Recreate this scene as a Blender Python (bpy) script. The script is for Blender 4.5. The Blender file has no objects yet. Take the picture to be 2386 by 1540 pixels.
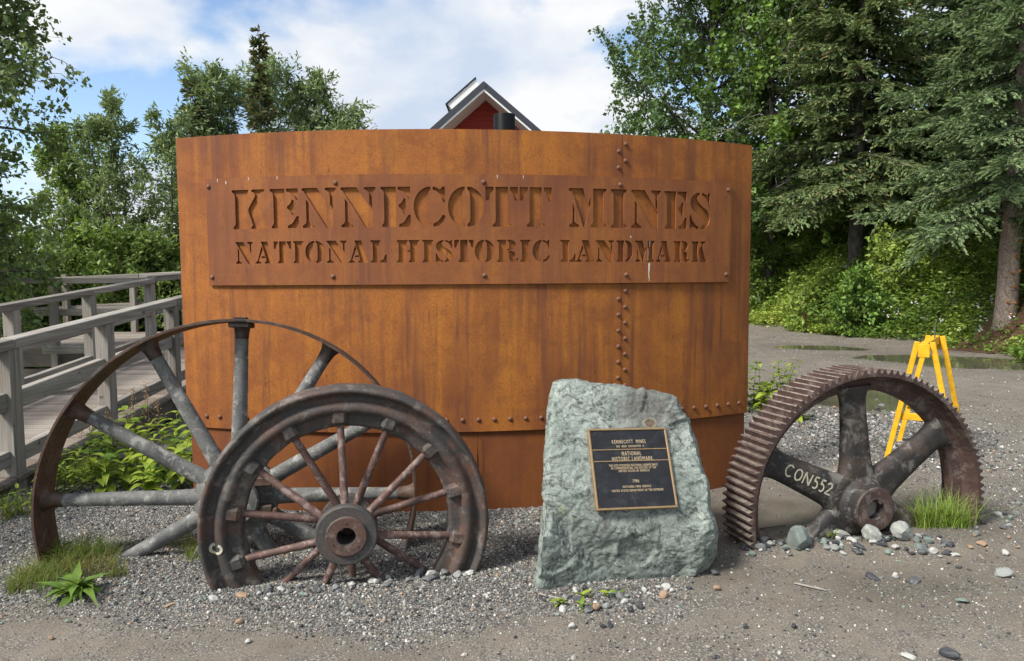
import bpy, bmesh, math, random
import numpy as np
from mathutils import Vector, Matrix, noise as mnoise, geometry as mgeo

rad = math.radians
SC = bpy.context.scene
COL = SC.collection

# ------------------------------------------------------------------ camera
CAM_H = 1.6
PITCH = rad(4.255)
ROLL = -0.006
cam_d = bpy.data.cameras.new('camera')
cam_d.sensor_width = 36.0
cam_d.lens = 36.0 * 1640.0 / 2385.0
cam_d.clip_start = 0.05
cam_d.clip_end = 5000
cam = bpy.data.objects.new('camera', cam_d)
COL.objects.link(cam)
cam.matrix_world = (Matrix.Translation((0, 0, CAM_H))
                    @ Matrix.Rotation(rad(90) - PITCH, 4, 'X')
                    @ Matrix.Rotation(ROLL, 4, 'Z'))
SC.camera = cam

# ------------------------------------------------------------------ world and sun
SUN_AZ = rad(-126)      # compass-like angle from +Y, clockwise; the sun stands to the left and a little behind the camera
SUN_EL = rad(47)
world = bpy.data.worlds.new('World')
SC.world = world
world.use_nodes = True
wn = world.node_tree
wn.nodes.clear()


def wnode(t, **kw):
    n = wn.nodes.new(t)
    for k, v in kw.items():
        setattr(n, k, v)
    return n


def wmath(op, a, b=None):
    n = wnode('ShaderNodeMath', operation=op)
    for i, v in enumerate((a, b)):
        if v is None:
            continue
        if isinstance(v, (int, float)):
            n.inputs[i].default_value = v
        else:
            wn.links.new(v, n.inputs[i])
    return n.outputs[0]


w_out = wnode('ShaderNodeOutputWorld')
w_bg = wnode('ShaderNodeBackground')
w_bg.inputs['Strength'].default_value = 0.088
sky = wnode('ShaderNodeTexSky')
sky.sky_type = 'NISHITA'
sky.sun_disc = False
sky.sun_elevation = SUN_EL
sky.sun_rotation = SUN_AZ
sky.air_density = 1.0
sky.dust_density = 0.05
sky.ozone_density = 1.4
w_tc = wnode('ShaderNodeTexCoord')
w_sep = wnode('ShaderNodeSeparateXYZ')
wn.links.new(w_tc.outputs['Generated'], w_sep.inputs[0])
zz = wmath('ADD', wmath('MAXIMUM', w_sep.outputs[2], 0.0), 0.42)
w_com = wnode('ShaderNodeCombineXYZ')
wn.links.new(wmath('DIVIDE', w_sep.outputs[0], zz), w_com.inputs[0])
wn.links.new(wmath('DIVIDE', w_sep.outputs[1], zz), w_com.inputs[1])
CLOUD_OFF = (6.68, -1.71, -8.87)
w_map = wnode('ShaderNodeMapping')
w_map.inputs['Location'].default_value = CLOUD_OFF
wn.links.new(w_com.outputs[0], w_map.inputs['Vector'])
w_n1 = wnode('ShaderNodeTexNoise')
w_n1.inputs['Scale'].default_value = 2.0
w_n1.inputs['Detail'].default_value = 9
w_n1.inputs['Roughness'].default_value = 0.52
w_n1.inputs['Distortion'].default_value = 0.1
wn.links.new(w_map.outputs[0], w_n1.inputs['Vector'])
w_r1 = wnode('ShaderNodeValToRGB')
w_r1.color_ramp.elements[0].position = 0.425
w_r1.color_ramp.elements[1].position = 0.515
wn.links.new(w_n1.outputs['Fac'], w_r1.inputs['Fac'])
w_n2 = wnode('ShaderNodeTexNoise')
w_n2.inputs['Scale'].default_value = 3.6
w_n2.inputs['Detail'].default_value = 8
w_n2.inputs['Roughness'].default_value = 0.5
wn.links.new(w_map.outputs[0], w_n2.inputs['Vector'])
w_r2 = wnode('ShaderNodeValToRGB')
w_r2.color_ramp.elements[0].position = 0.38
w_r2.color_ramp.elements[0].color = (3.1, 3.6, 4.4, 1)
w_r2.color_ramp.elements[1].position = 0.60
w_r2.color_ramp.elements[1].color = (4.85, 4.9, 4.95, 1)
wn.links.new(w_n2.outputs['Fac'], w_r2.inputs['Fac'])
w_mix = wnode('ShaderNodeMix', data_type='RGBA')
wn.links.new(w_r1.outputs['Color'], w_mix.inputs[0])
wn.links.new(sky.outputs[0], w_mix.inputs[6])
wn.links.new(w_r2.outputs['Color'], w_mix.inputs[7])
wn.links.new(w_mix.outputs[2], w_bg.inputs['Color'])
wn.links.new(w_bg.outputs[0], w_out.inputs['Surface'])

sun_d = bpy.data.lights.new('sun', 'SUN')
sun_d.energy = 2.8
sun_d.angle = rad(14)
sun_d.color = (1.0, 0.95, 0.87)
sun = bpy.data.objects.new('sun', sun_d)
COL.objects.link(sun)
sdir = Vector((math.sin(SUN_AZ) * math.cos(SUN_EL), math.cos(SUN_AZ) * math.cos(SUN_EL), math.sin(SUN_EL)))
sun.rotation_euler = sdir.to_track_quat('Z', 'Y').to_euler()

SC.view_settings.view_transform = 'Standard'
SC.view_settings.look = 'None'
SC.view_settings.gamma = 1
SC.view_settings.use_curve_mapping = False
SC.view_settings.exposure = 1.2
SC.cycles.use_adaptive_sampling = True
SC.cycles.adaptive_threshold = 0.025
SC.cycles.max_bounces = 5
SC.cycles.diffuse_bounces = 3
SC.cycles.glossy_bounces = 2
SC.cycles.transmission_bounces = 3
SC.cycles.sample_clamp_indirect = 6
world.cycles.sampling_method = 'MANUAL'
world.cycles.sample_map_resolution = 512

# ------------------------------------------------------------------ helpers
CX, CY, FPX = 1192.5, 770.0, 1640.0


def ray(px, py):
    qx, qy = px - CX, py - CY
    c, s = math.cos(ROLL), math.sin(ROLL)
    qx, qy = c * qx + s * qy, -s * qx + c * qy
    a, b = qx / FPX, -qy / FPX
    c, s = math.cos(PITCH), math.sin(PITCH)
    return np.array([a, c + b * s, -s + b * c])


def at_z(px, py, z=0.0):
    d = ray(px, py)
    return np.array([0, 0, CAM_H]) + d * ((z - CAM_H) / d[2])


def at_y(px, py, Y):
    d = ray(px, py)
    return np.array([0, 0, CAM_H]) + d * (Y / d[1])


OFF = {}          # world offset of every object's mesh origin


def tag(o, label=None, cat=None, group=None, kind=None):
    if label: o['label'] = label
    if cat: o['category'] = cat
    if group: o['group'] = group
    if kind: o['kind'] = kind
    return o


def thing(name, label, cat, loc=(0, 0, 0), group=None):
    o = bpy.data.objects.new(name, None)
    o.empty_display_size = 0.1
    COL.objects.link(o)
    o.location = loc
    OFF[o] = np.array(loc, float)
    return tag(o, label, cat, group)


def link(name, me, mat, parent=None, loc=None):
    """link mesh; its coordinates are relative to loc (top level) or to the parent's origin"""
    o = bpy.data.objects.new(name, me)
    COL.objects.link(o)
    if mat is not None and len(me.materials) == 0:
        me.materials.append(mat)
    if parent is not None:
        o.parent = parent
        OFF[o] = OFF[parent]
        if loc is not None:
            o.location = loc
            OFF[o] = OFF[parent] + np.array(loc)
    else:
        o.location = loc if loc is not None else (0, 0, 0)
        OFF[o] = np.array(o.location)
    return o


def mesh_np(name, V, F, smooth=False, tint=None):
    """V (n,3); F list of faces or an int array (m,k)"""
    me = bpy.data.meshes.new(name)
    V = np.asarray(V, np.float32)
    if isinstance(F, np.ndarray):
        m, k = F.shape
        me.vertices.add(len(V)); me.vertices.foreach_set('co', V.ravel())
        me.loops.add(m * k); me.loops.foreach_set('vertex_index', F.astype(np.int32).ravel())
        me.polygons.add(m); me.polygons.foreach_set('loop_start', np.arange(0, m * k, k, dtype=np.int32))
        me.update(calc_edges=True)
    else:
        me.from_pydata(V.tolist(), [], F)
        me.update()
    if smooth:
        me.polygons.foreach_set('use_smooth', np.ones(len(me.polygons), bool))
    if tint is not None:
        a = me.attributes.new('tint', 'FLOAT', 'POINT')
        a.data.foreach_set('value', np.asarray(tint, np.float32))
    return me


class MB:
    """collects shapes in world coordinates and links them as ONE mesh"""
    def __init__(self):
        self.V = []; self.F = []; self.n = 0

    def add(self, V, F):
        V = np.asarray(V, float)
        self.V.append(V)
        self.F += [tuple(int(i) + self.n for i in f) for f in F]
        self.n += len(V)
        return self

    def box(self, c, size, M=np.eye(3), bev=0.0):
        c = np.asarray(c, float); s = np.asarray(size, float) / 2
        M = np.asarray(M)
        if bev <= 0:
            P = np.array([[x, y, z] for x in (-1, 1) for y in (-1, 1) for z in (-1, 1)]) * s
            F = [(0, 1, 3, 2), (4, 6, 7, 5), (0, 4, 5, 1), (2, 3, 7, 6), (0, 2, 6, 4), (1, 5, 7, 3)]
        else:
            b = bev; P = []; ids = {}
            for x in (-1, 1):
                for y in (-1, 1):
                    for z in (-1, 1):
                        for ax in range(3):
                            q = np.array([x, y, z]) * s
                            for k in range(3):
                                if k != ax: q[k] -= (x, y, z)[k] * b
                            ids[(x, y, z, ax)] = len(P); P.append(q)
            P = np.array(P); F = []
            for ax in range(3):
                o1, o2 = [k for k in range(3) if k != ax]
                for sg in (-1, 1):
                    f = []
                    for u, v in ((-1, -1), (1, -1), (1, 1), (-1, 1)):
                        k = [0, 0, 0]; k[ax] = sg; k[o1] = u; k[o2] = v
                        f.append(ids[(*k, ax)])
                    F.append(f if (sg > 0) == (ax != 1) else f[::-1])
            for ax in range(3):       # edge strips
                o1, o2 = [k for k in range(3) if k != ax]
                for u in (-1, 1):
                    for v in (-1, 1):
                        k0 = [0, 0, 0]; k1 = [0, 0, 0]
                        k0[ax] = -1; k1[ax] = 1
                        for k in (k0, k1): k[o1] = u; k[o2] = v
                        f = [ids[(*k0, o1)], ids[(*k1, o1)], ids[(*k1, o2)], ids[(*k0, o2)]]
                        F.append(f)
            for x in (-1, 1):
                for y in (-1, 1):
                    for z in (-1, 1):
                        F.append([ids[(x, y, z, a)] for a in range(3)])
        return self.add(P @ M.T + c, F)

    def beam(self, p0, p1, w, h, up=(0, 0, 1), bev=0.004):
        p0, p1 = np.asarray(p0, float), np.asarray(p1, float)
        d = p1 - p0; L = np.linalg.norm(d); d = d / L
        s = np.cross(d, up); s /= np.linalg.norm(s); u = np.cross(s, d)
        return self.box((p0 + p1) / 2, (w, L, h), np.stack([s, d, u], 1), bev)

    def tube(self, pts, radii, k=12, cap=True, flat=1.0, side=None):
        pts = np.asarray(pts, float); n = len(pts)
        radii = np.broadcast_to(np.asarray(radii, float), (n,))
        V = []; prev = None
        for i in range(n):
            t = pts[min(i + 1, n - 1)] - pts[max(i - 1, 0)]; t /= np.linalg.norm(t) + 1e-12
            if prev is None:
                a = np.asarray(side, float) if side is not None else (np.array([0, 0, 1.0]) if abs(t[2]) < .9 else np.array([1.0, 0, 0]))
            else:
                a = prev
            a = a - t * (a @ t); a /= np.linalg.norm(a); prev = a
            b = np.cross(t, a)
            th = np.arange(k) * 2 * math.pi / k
            V.append(pts[i] + radii[i] * (np.outer(np.cos(th), a) + flat * np.outer(np.sin(th), b)))
        V = np.concatenate(V)
        F = [(i * k + j, i * k + (j + 1) % k, (i + 1) * k + (j + 1) % k, (i + 1) * k + j) for i in range(n - 1) for j in range(k)]
        if cap:
            F += [tuple(range(k))[::-1], tuple((n - 1) * k + j for j in range(k))]
        return self.add(V, F)

    def revolve(self, prof, c, M, k=64, closed=True, a0=0, a1=2 * math.pi):
        """prof [(r, y)] spun about the local y axis of frame M (columns right, away, up)"""
        full = abs(a1 - a0 - 2 * math.pi) < 1e-6
        m = k if full else k + 1
        th = a0 + (a1 - a0) * np.arange(m) / k
        prof = np.asarray(prof, float); n = len(prof)
        V = np.zeros((m, n, 3))
        V[:, :, 0] = np.cos(th)[:, None] * prof[:, 0]
        V[:, :, 1] = prof[:, 1]
        V[:, :, 2] = np.sin(th)[:, None] * prof[:, 0]
        F = []
        for i in range(k):
            i2 = (i + 1) % m if full else i + 1
            for j in range(n if closed else n - 1):
                j2 = (j + 1) % n
                F.append((i * n + j, i2 * n + j, i2 * n + j2, i * n + j2))
        return self.add(V.reshape(-1, 3) @ M.T + np.asarray(c), F)

    def build(self, name, mat, parent=None, smooth=False, loc=None, angle=None):
        V = np.concatenate(self.V)
        org = OFF[parent] if parent is not None else (np.asarray(loc) if loc is not None else np.zeros(3))
        me = mesh_np(name, V - org, self.F, smooth)
        bm = bmesh.new(); bm.from_mesh(me)
        bmesh.ops.recalc_face_normals(bm, faces=bm.faces)
        if angle:
            for e in bm.edges:
                if len(e.link_faces) == 2 and e.calc_face_angle(0) > angle: e.smooth = False
        bm.to_mesh(me); bm.free()
        return link(name, me, mat, parent, None if parent is not None else tuple(org))


def wheel_frame(yaw, tilt):
    r = np.array([math.cos(yaw), math.sin(yaw), 0]); n = np.array([-math.sin(yaw), math.cos(yaw), 0]); u = np.array([0, 0, 1.0])
    u2 = u * math.cos(tilt) + n * math.sin(tilt); n2 = n * math.cos(tilt) - u * math.sin(tilt)
    return np.stack([r, n2, u2], 1)


# ------------------------------------------------------------------ material kit
class NT:
    def __init__(self, name):
        self.m = bpy.data.materials.new(name); self.m.use_nodes = True
        self.t = self.m.node_tree; self.t.nodes.clear()
        self.out = self.t.nodes.new('ShaderNodeOutputMaterial')
        self.b = self.t.nodes.new('ShaderNodeBsdfPrincipled')
        self.t.links.new(self.b.outputs[0], self.out.inputs[0])
        self.b.inputs['Specular IOR Level'].default_value = 0.3
        self._tc = None

    def n(self, t, **kw):
        x = self.t.nodes.new(t)
        for k, v in kw.items(): setattr(x, k, v)
        return x

    def put(self, sock, v):
        if isinstance(v, (int, float)): sock.default_value = v
        elif isinstance(v, tuple): sock.default_value = v if len(v) == 4 or sock.type == 'VECTOR' else (*v, 1)
        else: self.t.links.new(v, sock)

    def co(self, scale=(1, 1, 1), which='Object', loc=(0, 0, 0)):
        if self._tc is None: self._tc = self.n('ShaderNodeTexCoord')
        mp = self.n('ShaderNodeMapping'); mp.inputs['Scale'].default_value = scale; mp.inputs['Location'].default_value = loc
        self.t.links.new(self._tc.outputs[which], mp.inputs['Vector'])
        return mp.outputs[0]

    def pos(self):
        return self.n('ShaderNodeNewGeometry').outputs['Position']

    def noise(self, scale, detail=4, rough=.55, vec=None, dist=0.0, out='Fac'):
        x = self.n('ShaderNodeTexNoise')
        x.inputs['Scale'].default_value = scale; x.inputs['Detail'].default_value = detail
        x.inputs['Roughness'].default_value = rough; x.inputs['Distortion'].default_value = dist
        self.t.links.new(vec if vec is not None else self.co(), x.inputs['Vector'])
        return x.outputs[out]

    def voro(self, scale, vec=None, feature='F1', out='Distance', rnd=1.0):
        x = self.n('ShaderNodeTexVoronoi', feature=feature)
        x.inputs['Scale'].default_value = scale
        x.inputs['Randomness'].default_value = rnd
        self.t.links.new(vec if vec is not None else self.co(), x.inputs['Vector'])
        return x.outputs[out]

    def ramp(self, fac, stops, interp='LINEAR'):
        x = self.n('ShaderNodeValToRGB'); cr = x.color_ramp; cr.interpolation = interp
        while len(cr.elements) < len(stops): cr.elements.new(0.5)
        for e, (p, c) in zip(cr.elements, stops):
            e.position = p
            e.color = (c, c, c, 1) if isinstance(c, (int, float)) else (*c, 1)
        self.t.links.new(fac, x.inputs[0])
        return x.outputs[0]

    def mix(self, fac, a, b, mode='MIX'):
        x = self.n('ShaderNodeMix', data_type='RGBA', blend_type=mode)
        self.put(x.inputs[0], fac); self.put(x.inputs[6], a); self.put(x.inputs[7], b)
        return x.outputs[2]

    def math(self, op, a, b=0.0, clamp=False):
        x = self.n('ShaderNodeMath', operation=op); x.use_clamp = clamp
        self.put(x.inputs[0], a); self.put(x.inputs[1], b)
        return x.outputs[0]

    def attr(self, name, out='Fac'):
        x = self.n('ShaderNodeAttribute'); x.attribute_name = name
        return x.outputs[out]

    def bump(self, h, strength=.5, dist=.01, prev=None):
        x = self.n('ShaderNodeBump'); x.inputs['Strength'].default_value = strength; x.inputs['Distance'].default_value = dist
        self.t.links.new(h, x.inputs['Height'])
        if prev is not None: self.t.links.new(prev, x.inputs['Normal'])
        self.t.links.new(x.outputs[0], self.b.inputs['Normal'])
        return x.outputs[0]

    def fin(self, col=None, rough=None, metal=None, spec=None):
        if col is not None: self.put(self.b.inputs['Base Color'], col)
        if rough is not None: self.put(self.b.inputs['Roughness'], rough)
        if metal is not None: self.put(self.b.inputs['Metallic'], metal)
        if spec is not None: self.put(self.b.inputs['Specular IOR Level'], spec)
        return self.m


def mat_corten(name, dark=0.0, seed=0.0, dcol=(.135, .044, .018)):
    k = NT(name)
    big = k.noise(0.9, 5, .6, k.co(loc=(seed, 3, 5)), .6)
    col = k.ramp(big, [(.27, (.130, .040, .022)), (.42, (.250, .083, .021)), (.56, (.345, .120, .023)), (.70, (.260, .086, .021)), (.80, (.155, .048, .024))])
    streak = k.noise(1.0, 6, .62, k.co((10.0, 10.0, .55), loc=(seed, 0, 0)))
    col = k.mix(k.ramp(streak, [(.48, 0), (.66, .55)]), col, (.44, .165, .020))
    streak2 = k.noise(1.0, 6, .65, k.co((10.0, 10.0, .6), loc=(4 + seed, 1, 0)))
    col = k.mix(k.ramp(streak2, [(.51, 0), (.70, .7)]), col, (.100, .038, .027))
    s3 = k.noise(1.0, 5, .6, k.co((19, 19, .9), loc=(1, seed, 3)))
    msk = k.ramp(k.noise(1.7, 4, .6, k.co(loc=(2, 5, seed))), [(.42, 0), (.60, 1)])
    col = k.mix(k.math('MULTIPLY', msk, k.ramp(s3, [(.53, 0), (.68, .75)])), col, (.100, .040, .027))
    mid = k.noise(5.0, 7, .7, None, .6)
    col = k.mix(k.ramp(mid, [(.34, .6), (.54, 0)]), col, (.170, .056, .022))
    fine = k.noise(90, 4, .7)
    col = k.mix(k.ramp(fine, [(.30, .55), (.56, 0)]), col, (.115, .042, .020))
    tick = k.noise(1.0, 2, .5, k.co((46, 46, 11)))
    col = k.mix(k.ramp(tick, [(.22, .8), (.29, 0)]), col, (.05, .022, .016))
    pale = k.noise(1.0, 5, .7, k.co((30, 30, 3.2), loc=(9, seed, 2)))
    col = k.mix(k.ramp(pale, [(.70, 0), (.80, .5)]), col, (.42, .29, .21))
    if dark: col = k.mix(dark, col, dcol)
    h = k.mix(.5, fine, k.noise(220, 3, .6))
    k.bump(h, .35, .002)
    return k.fin(col, k.ramp(mid, [(.3, .82), (.7, .62)]), 0.0, .25)


def mat_iron(name, rust=(.13, .052, .035), dark=(.022, .022, .023), pale=None, th=.5, scale=5.0, rough=.6, palefac=.5, upface_col=None):
    k = NT(name)
    a = k.noise(scale, 7, .65, None, .4)
    col = k.mix(k.ramp(a, [(th - .1, 0), (th + .12, 1)]), dark, rust)
    b = k.noise(scale * 9, 5, .7)
    col = k.mix(k.ramp(b, [(.33, .6), (.55, 0)]), col, tuple(c * .45 for c in rust))
    if pale is not None:
        p = k.noise(scale * 1.3, 9, .78, k.co(loc=(3, 8, 1)), .3)
        col = k.mix(k.ramp(p, [(.52, 0), (.60, palefac)]), col, pale)
    if upface_col is not None:       # paler beige mixed into the faces that look up
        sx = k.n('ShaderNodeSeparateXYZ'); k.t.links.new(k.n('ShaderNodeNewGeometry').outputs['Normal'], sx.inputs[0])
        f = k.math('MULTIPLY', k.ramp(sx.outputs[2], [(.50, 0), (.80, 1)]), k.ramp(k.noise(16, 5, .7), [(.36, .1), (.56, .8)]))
        col = k.mix(f, col, upface_col)
    k.bump(k.mix(.6, b, k.noise(scale * 30, 3, .6)), .5, .004)
    return k.fin(col, k.ramp(b, [(.3, rough + .18), (.7, rough - .08)]), 0.0, .35)


def mat_wood(name, a=(.118, .106, .090), b=(.36, .335, .300), warm=(.22, .13, .07), axis=1, wf=.3):
    k = NT(name)
    s = [30, 30, 30]; s[axis] = 1.1
    g = k.noise(1.0, 6, .65, k.co(tuple(s)), .5)
    col = k.mix(k.ramp(g, [(.35, 0), (.66, 1)]), a, b)
    blot = k.noise(2.3, 5, .6)
    col = k.mix(k.ramp(blot, [(.52, 0), (.70, wf)]), col, warm)
    oi = k.n('ShaderNodeObjectInfo')
    col = k.mix(.35, col, k.mix(k.math('MULTIPLY', oi.outputs['Random'], 1.0), (.095, .086, .075), (.40, .372, .335)), 'MIX')
    kn = k.noise(9, 2, .5)
    col = k.mix(k.ramp(kn, [(.24, .8), (.31, 0)]), col, (.04, .03, .025))
    s2 = [90, 90, 90]; s2[axis] = 1.6
    g2 = k.noise(1.0, 4, .7, k.co(tuple(s2)))
    col = k.mix(k.ramp(g2, [(.30, .55), (.45, 0)]), col, (.06, .055, .05))
    k.bump(g2, .5, .004)
    return k.fin(col, .85, 0, .15)


def mat_leaf(name, lo, hi, trans=.28, rough=.5, spec=.35, third=None):
    k = NT(name)
    t = k.attr('tint')
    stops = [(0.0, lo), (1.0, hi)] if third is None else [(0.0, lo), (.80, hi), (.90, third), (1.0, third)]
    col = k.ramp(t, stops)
    k.fin(col, rough, 0, spec)
    tr = k.n('ShaderNodeBsdfTranslucent')
    k.t.links.new(k.mix(.5, col, (.25, .33, .03), 'MIX'), tr.inputs[0])
    ms = k.n('ShaderNodeMixShader'); ms.inputs[0].default_value = trans
    k.t.links.new(k.b.outputs[0], ms.inputs[1]); k.t.links.new(tr.outputs[0], ms.inputs[2])
    k.t.links.new(ms.outputs[0], k.out.inputs[0])
    return k.m


def mat_bark(name, a, b, c=None, scale=14, zs=.35):
    k = NT(name)
    g = k.noise(1.0, 6, .7, k.co((scale, scale, scale * zs)))
    col = k.ramp(g, [(.32, a), (.62, b)])
    if c is not None:
        col = k.mix(k.ramp(k.noise(1.0, 4, .6, k.co((6, 6, 22))), [(.58, 0), (.66, .9)]), col, c)
    k.bump(g, .9, .02)
    return k.fin(col, .9, 0, .1)


def mat_plain(name, col, rough=.6, spec=.3, var=.25, scale=12, metal=0):
    k = NT(name)
    n = k.noise(scale, 6, .65)
    c = k.mix(k.ramp(n, [(.3, var), (.65, 0)]), col, tuple(x * .45 for x in col))
    k.bump(k.noise(scale * 7, 3, .6), .2, .002)
    return k.fin(c, rough, metal, spec)


MT = {}
MT['corten'] = mat_corten('weathering_steel')
MT['corten_plate'] = mat_corten('weathering_steel_plate', .42, 7.0, (.165, .060, .032))
MT['corten_base'] = mat_corten('weathering_steel_base', .6, 13.0, (.125, .040, .018))
MT['rivet'] = mat_iron('rivet_steel', (.20, .085, .045), (.10, .05, .035), (.28, .17, .12), .45, 30, .55, .4)
MT['pulley_grey'] = mat_iron('grey_casting', (.150, .150, .143), (.060, .062, .060), (.34, .33, .30), .42, 9, .62, .8)
MT['pulley_dark'] = mat_iron('dark_rusty_strip', (.078, .043, .029), (.024, .020, .018), (.16, .135, .11), .44, 5, .6, .4)
MT['flange'] = mat_iron('black_flange_iron', (.112, .062, .046), (.050, .050, .049), (.19, .17, .15), .55, 6, .64, .6)
MT['spoke_rust'] = mat_iron('red_rusty_spoke', (.120, .066, .054), (.070, .043, .038), (.30, .235, .215), .42, 14, .55, .6)
MT['hub_rust'] = mat_iron('red_rusty_hub', (.115, .062, .047), (.065, .050, .043), (.24, .195, .17), .44, 11, .6, .55)
MT['hub_dark'] = mat_iron('grey_hub', (.095, .075, .065), (.05, .054, .057), (.18, .16, .15), .50, 9, .55, .4)
MT['gear_rust'] = mat_iron('gear_rust', (.080, .047, .041), (.042, .030, .028), (.20, .17, .145), .42, 9, .5, .5)
MT['gear_teeth'] = mat_iron('gear_teeth', (.080, .047, .041), (.042, .030, .028), (.20, .17, .145), .42, 9, .5, .5, upface_col=(.27, .24, .205))
MT['gear_black'] = mat_iron('gear_black_paint', (.085, .062, .050), (.024, .024, .025), (.19, .178, .16), .55, 5, .55, .75)
MT['paint_white'] = mat_plain('chalky_paint', (.62, .58, .44), .85, .2, .8, 60)
MT['wood_y'] = mat_wood('grey_wood_along', axis=1)
MT['wood_x'] = mat_wood('grey_wood_across', axis=0)
MT['wood_z'] = mat_wood('grey_wood_upright', axis=2, wf=.5, warm=(.26, .14, .07))
MT['deck'] = mat_wood('deck_wood', (.125, .100, .083), (.26, .222, .19), (.17, .10, .07), axis=0, wf=.7)
MT['dark_wood'] = mat_wood('dark_wood', (.05, .042, .036), (.13, .10, .08), (.12, .07, .04), axis=0)
MT['yellow'] = mat_plain('yellow_paint', (.78, .42, .014), .6, .3, .6, 22)
MT['black_pipe'] = mat_plain('black_pipe_paint', (.007, .0075, .009), .45, .12, .1, 30)
MT['red_siding'] = mat_plain('red_siding', (.38, .060, .050), .7, .2, .2, 20)
MT['white_trim'] = mat_plain('white_trim', (.76, .76, .74), .6, .3, .1, 8)
MT['roof_dark'] = mat_plain('dark_roof_metal', (.035, .037, .05), .5, .4, .1, 8)
MT['bronze'] = mat_plain('bronze_edge', (.36, .24, .125), .45, .5, .5, 40, .5)
MT['letters'] = mat_plain('bronze_letters', (.50, .39, .25), .5, .5, .1, 40, .2)
MT['plaque_black'] = mat_iron('plaque_black', (.017, .018, .023), (.008, .009, .011), (.045, .048, .056), .5, 12, .42, .4)
MT['soil'] = mat_plain('brown_needle_litter', (.11, .065, .042), .95, .1, .6, 25)
MT['stake'] = mat_iron('stake_rust', (.10, .038, .022), (.05, .022, .016), None, .4, 12)

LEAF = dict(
    birch=mat_leaf('birch_leaf_shaded', (.060, .105, .036), (.190, .270, .078), .30),  # darker leaf for the near birch, its shade put into the colour
    birch_lit=mat_leaf('birch_leaf_lit', (.080, .145, .040), (.280, .380, .095), .32),  # lit counterpart of the birch leaf above
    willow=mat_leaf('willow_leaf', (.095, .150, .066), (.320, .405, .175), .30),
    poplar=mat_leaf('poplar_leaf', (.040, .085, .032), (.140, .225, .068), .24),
    poplar_pale=mat_leaf('poplar_leaf_light', (0.052, 0.119, 0.025), (0.228, 0.359, 0.063), .28),  # paler green poplar leaf
    spruce=mat_leaf('spruce_needle', (.055, .085, .032), (.255, .330, .140), .16, .6, .25, (.34, .28, .13)),
    spruce_blue=mat_leaf('spruce_needle_blue', (.050, .082, .036), (.235, .325, .150), .16, .6, .25, (.31, .38, .20)),
    spruce_cone=mat_leaf('spruce_needle_cones', (.055, .080, .030), (.190, .235, .095), .12, .6, .25, (.215, .150, .080)),
    herb=mat_leaf('herb_leaf', (.105, .195, .036), (.355, .470, .090), .36, .5, .3, (.48, .41, .09)),
    shrub=mat_leaf('shrub_leaf', (.070, .140, .030), (.260, .380, .070), .32),
    weed=mat_leaf('weed_leaf', (.085, .170, .022), (.360, .440, .050), .36, .42, .4),
    dandelion=mat_leaf('dandelion_leaf', (.060, .130, .020), (.185, .290, .055), .3, .45, .4),
    grass=mat_leaf('grass_blade', (0.088, 0.166, 0.021), (0.333, 0.438, 0.079), .3),
    horsetail=mat_leaf('horsetail_blade', (.060, .105, .018), (.200, .245, .055), .3, .6, .2, (.22, .15, .07)),
    dry=mat_leaf('dry_stalk', (0.280, 0.184, 0.096), (0.525, 0.376, 0.219), .1),
    flower=mat_leaf('white_flower', (.55, .55, .50), (.80, .80, .76), .2),
)
MT['bark_grey'] = mat_bark('grey_bark', (.035, .030, .026), (.15, .135, .12))
MT['bark_birch'] = mat_bark('birch_bark', (.20, .18, .155), (.56, .52, .47), (.05, .04, .035), 9)
MT['bark_spruce'] = mat_bark('spruce_bark', (.12, .085, .066), (.40, .32, .27), None, 24, .8)
MT['bark_dead'] = mat_bark('dead_twig', (.19, .17, .15), (.36, .33, .30))
MT['knot'] = mat_plain('cut_knot', (.36, .15, .055), .8, .2, .4, 40)

# ------------------------------------------------------------------ terrain
EDGE_Y = np.array([-60, 13.26, 14.5, 16.06, 17.8, 20.0, 23.4, 28, 35, 45, 70, 300.0])
EDGE_X = np.array([9.7, 9.7, 9.83, 9.9, 9.35, 8.65, 7.9, 6.6, 4.4, 0.0, -14, -140.0])
PUDDLES = [  # centre x, y, half sizes, turn, depth
    (1.95, 4.78, .95, .42, .05, .0175), (4.70, 9.10, .85, .70, .35, .045), (8.55, 13.0, 1.75, .85, -.55, .05),
    (6.9, 15.8, 1.0, .5, -.4, .035)]
WATER_Z = -.012
MOUNDS = [(-.55, 3.47, .55, .16, .035), (-1.35, 3.36, .25, .15, .03), (.20, 3.60, .35, .2, .02), (2.15, 4.02, .62, .14, .055),
          (3.55, 7.15, 1.0, .7, .05), (-2.35, 3.75, .45, .3, .05), (1.45, 4.0, .25, .2, .02), (2.75, 4.2, .35, .2, .05)]


def wobble(x, y):
    return (np.sin(x * 2.1 + 1.3 * np.sin(y * 1.7)) * .5 + np.sin(y * 2.9 + 1.1 * np.sin(x * 2.3) + 2) * .35
            + np.sin(x * 6.3 + y * 4.1 + 1) * .22 + np.sin(y * 9.1 - x * 7.7) * .14 + np.sin(x * 17 + 2 * np.sin(y * 13)) * .07 + np.sin(y * 21 + x * 5) * .06)


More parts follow.
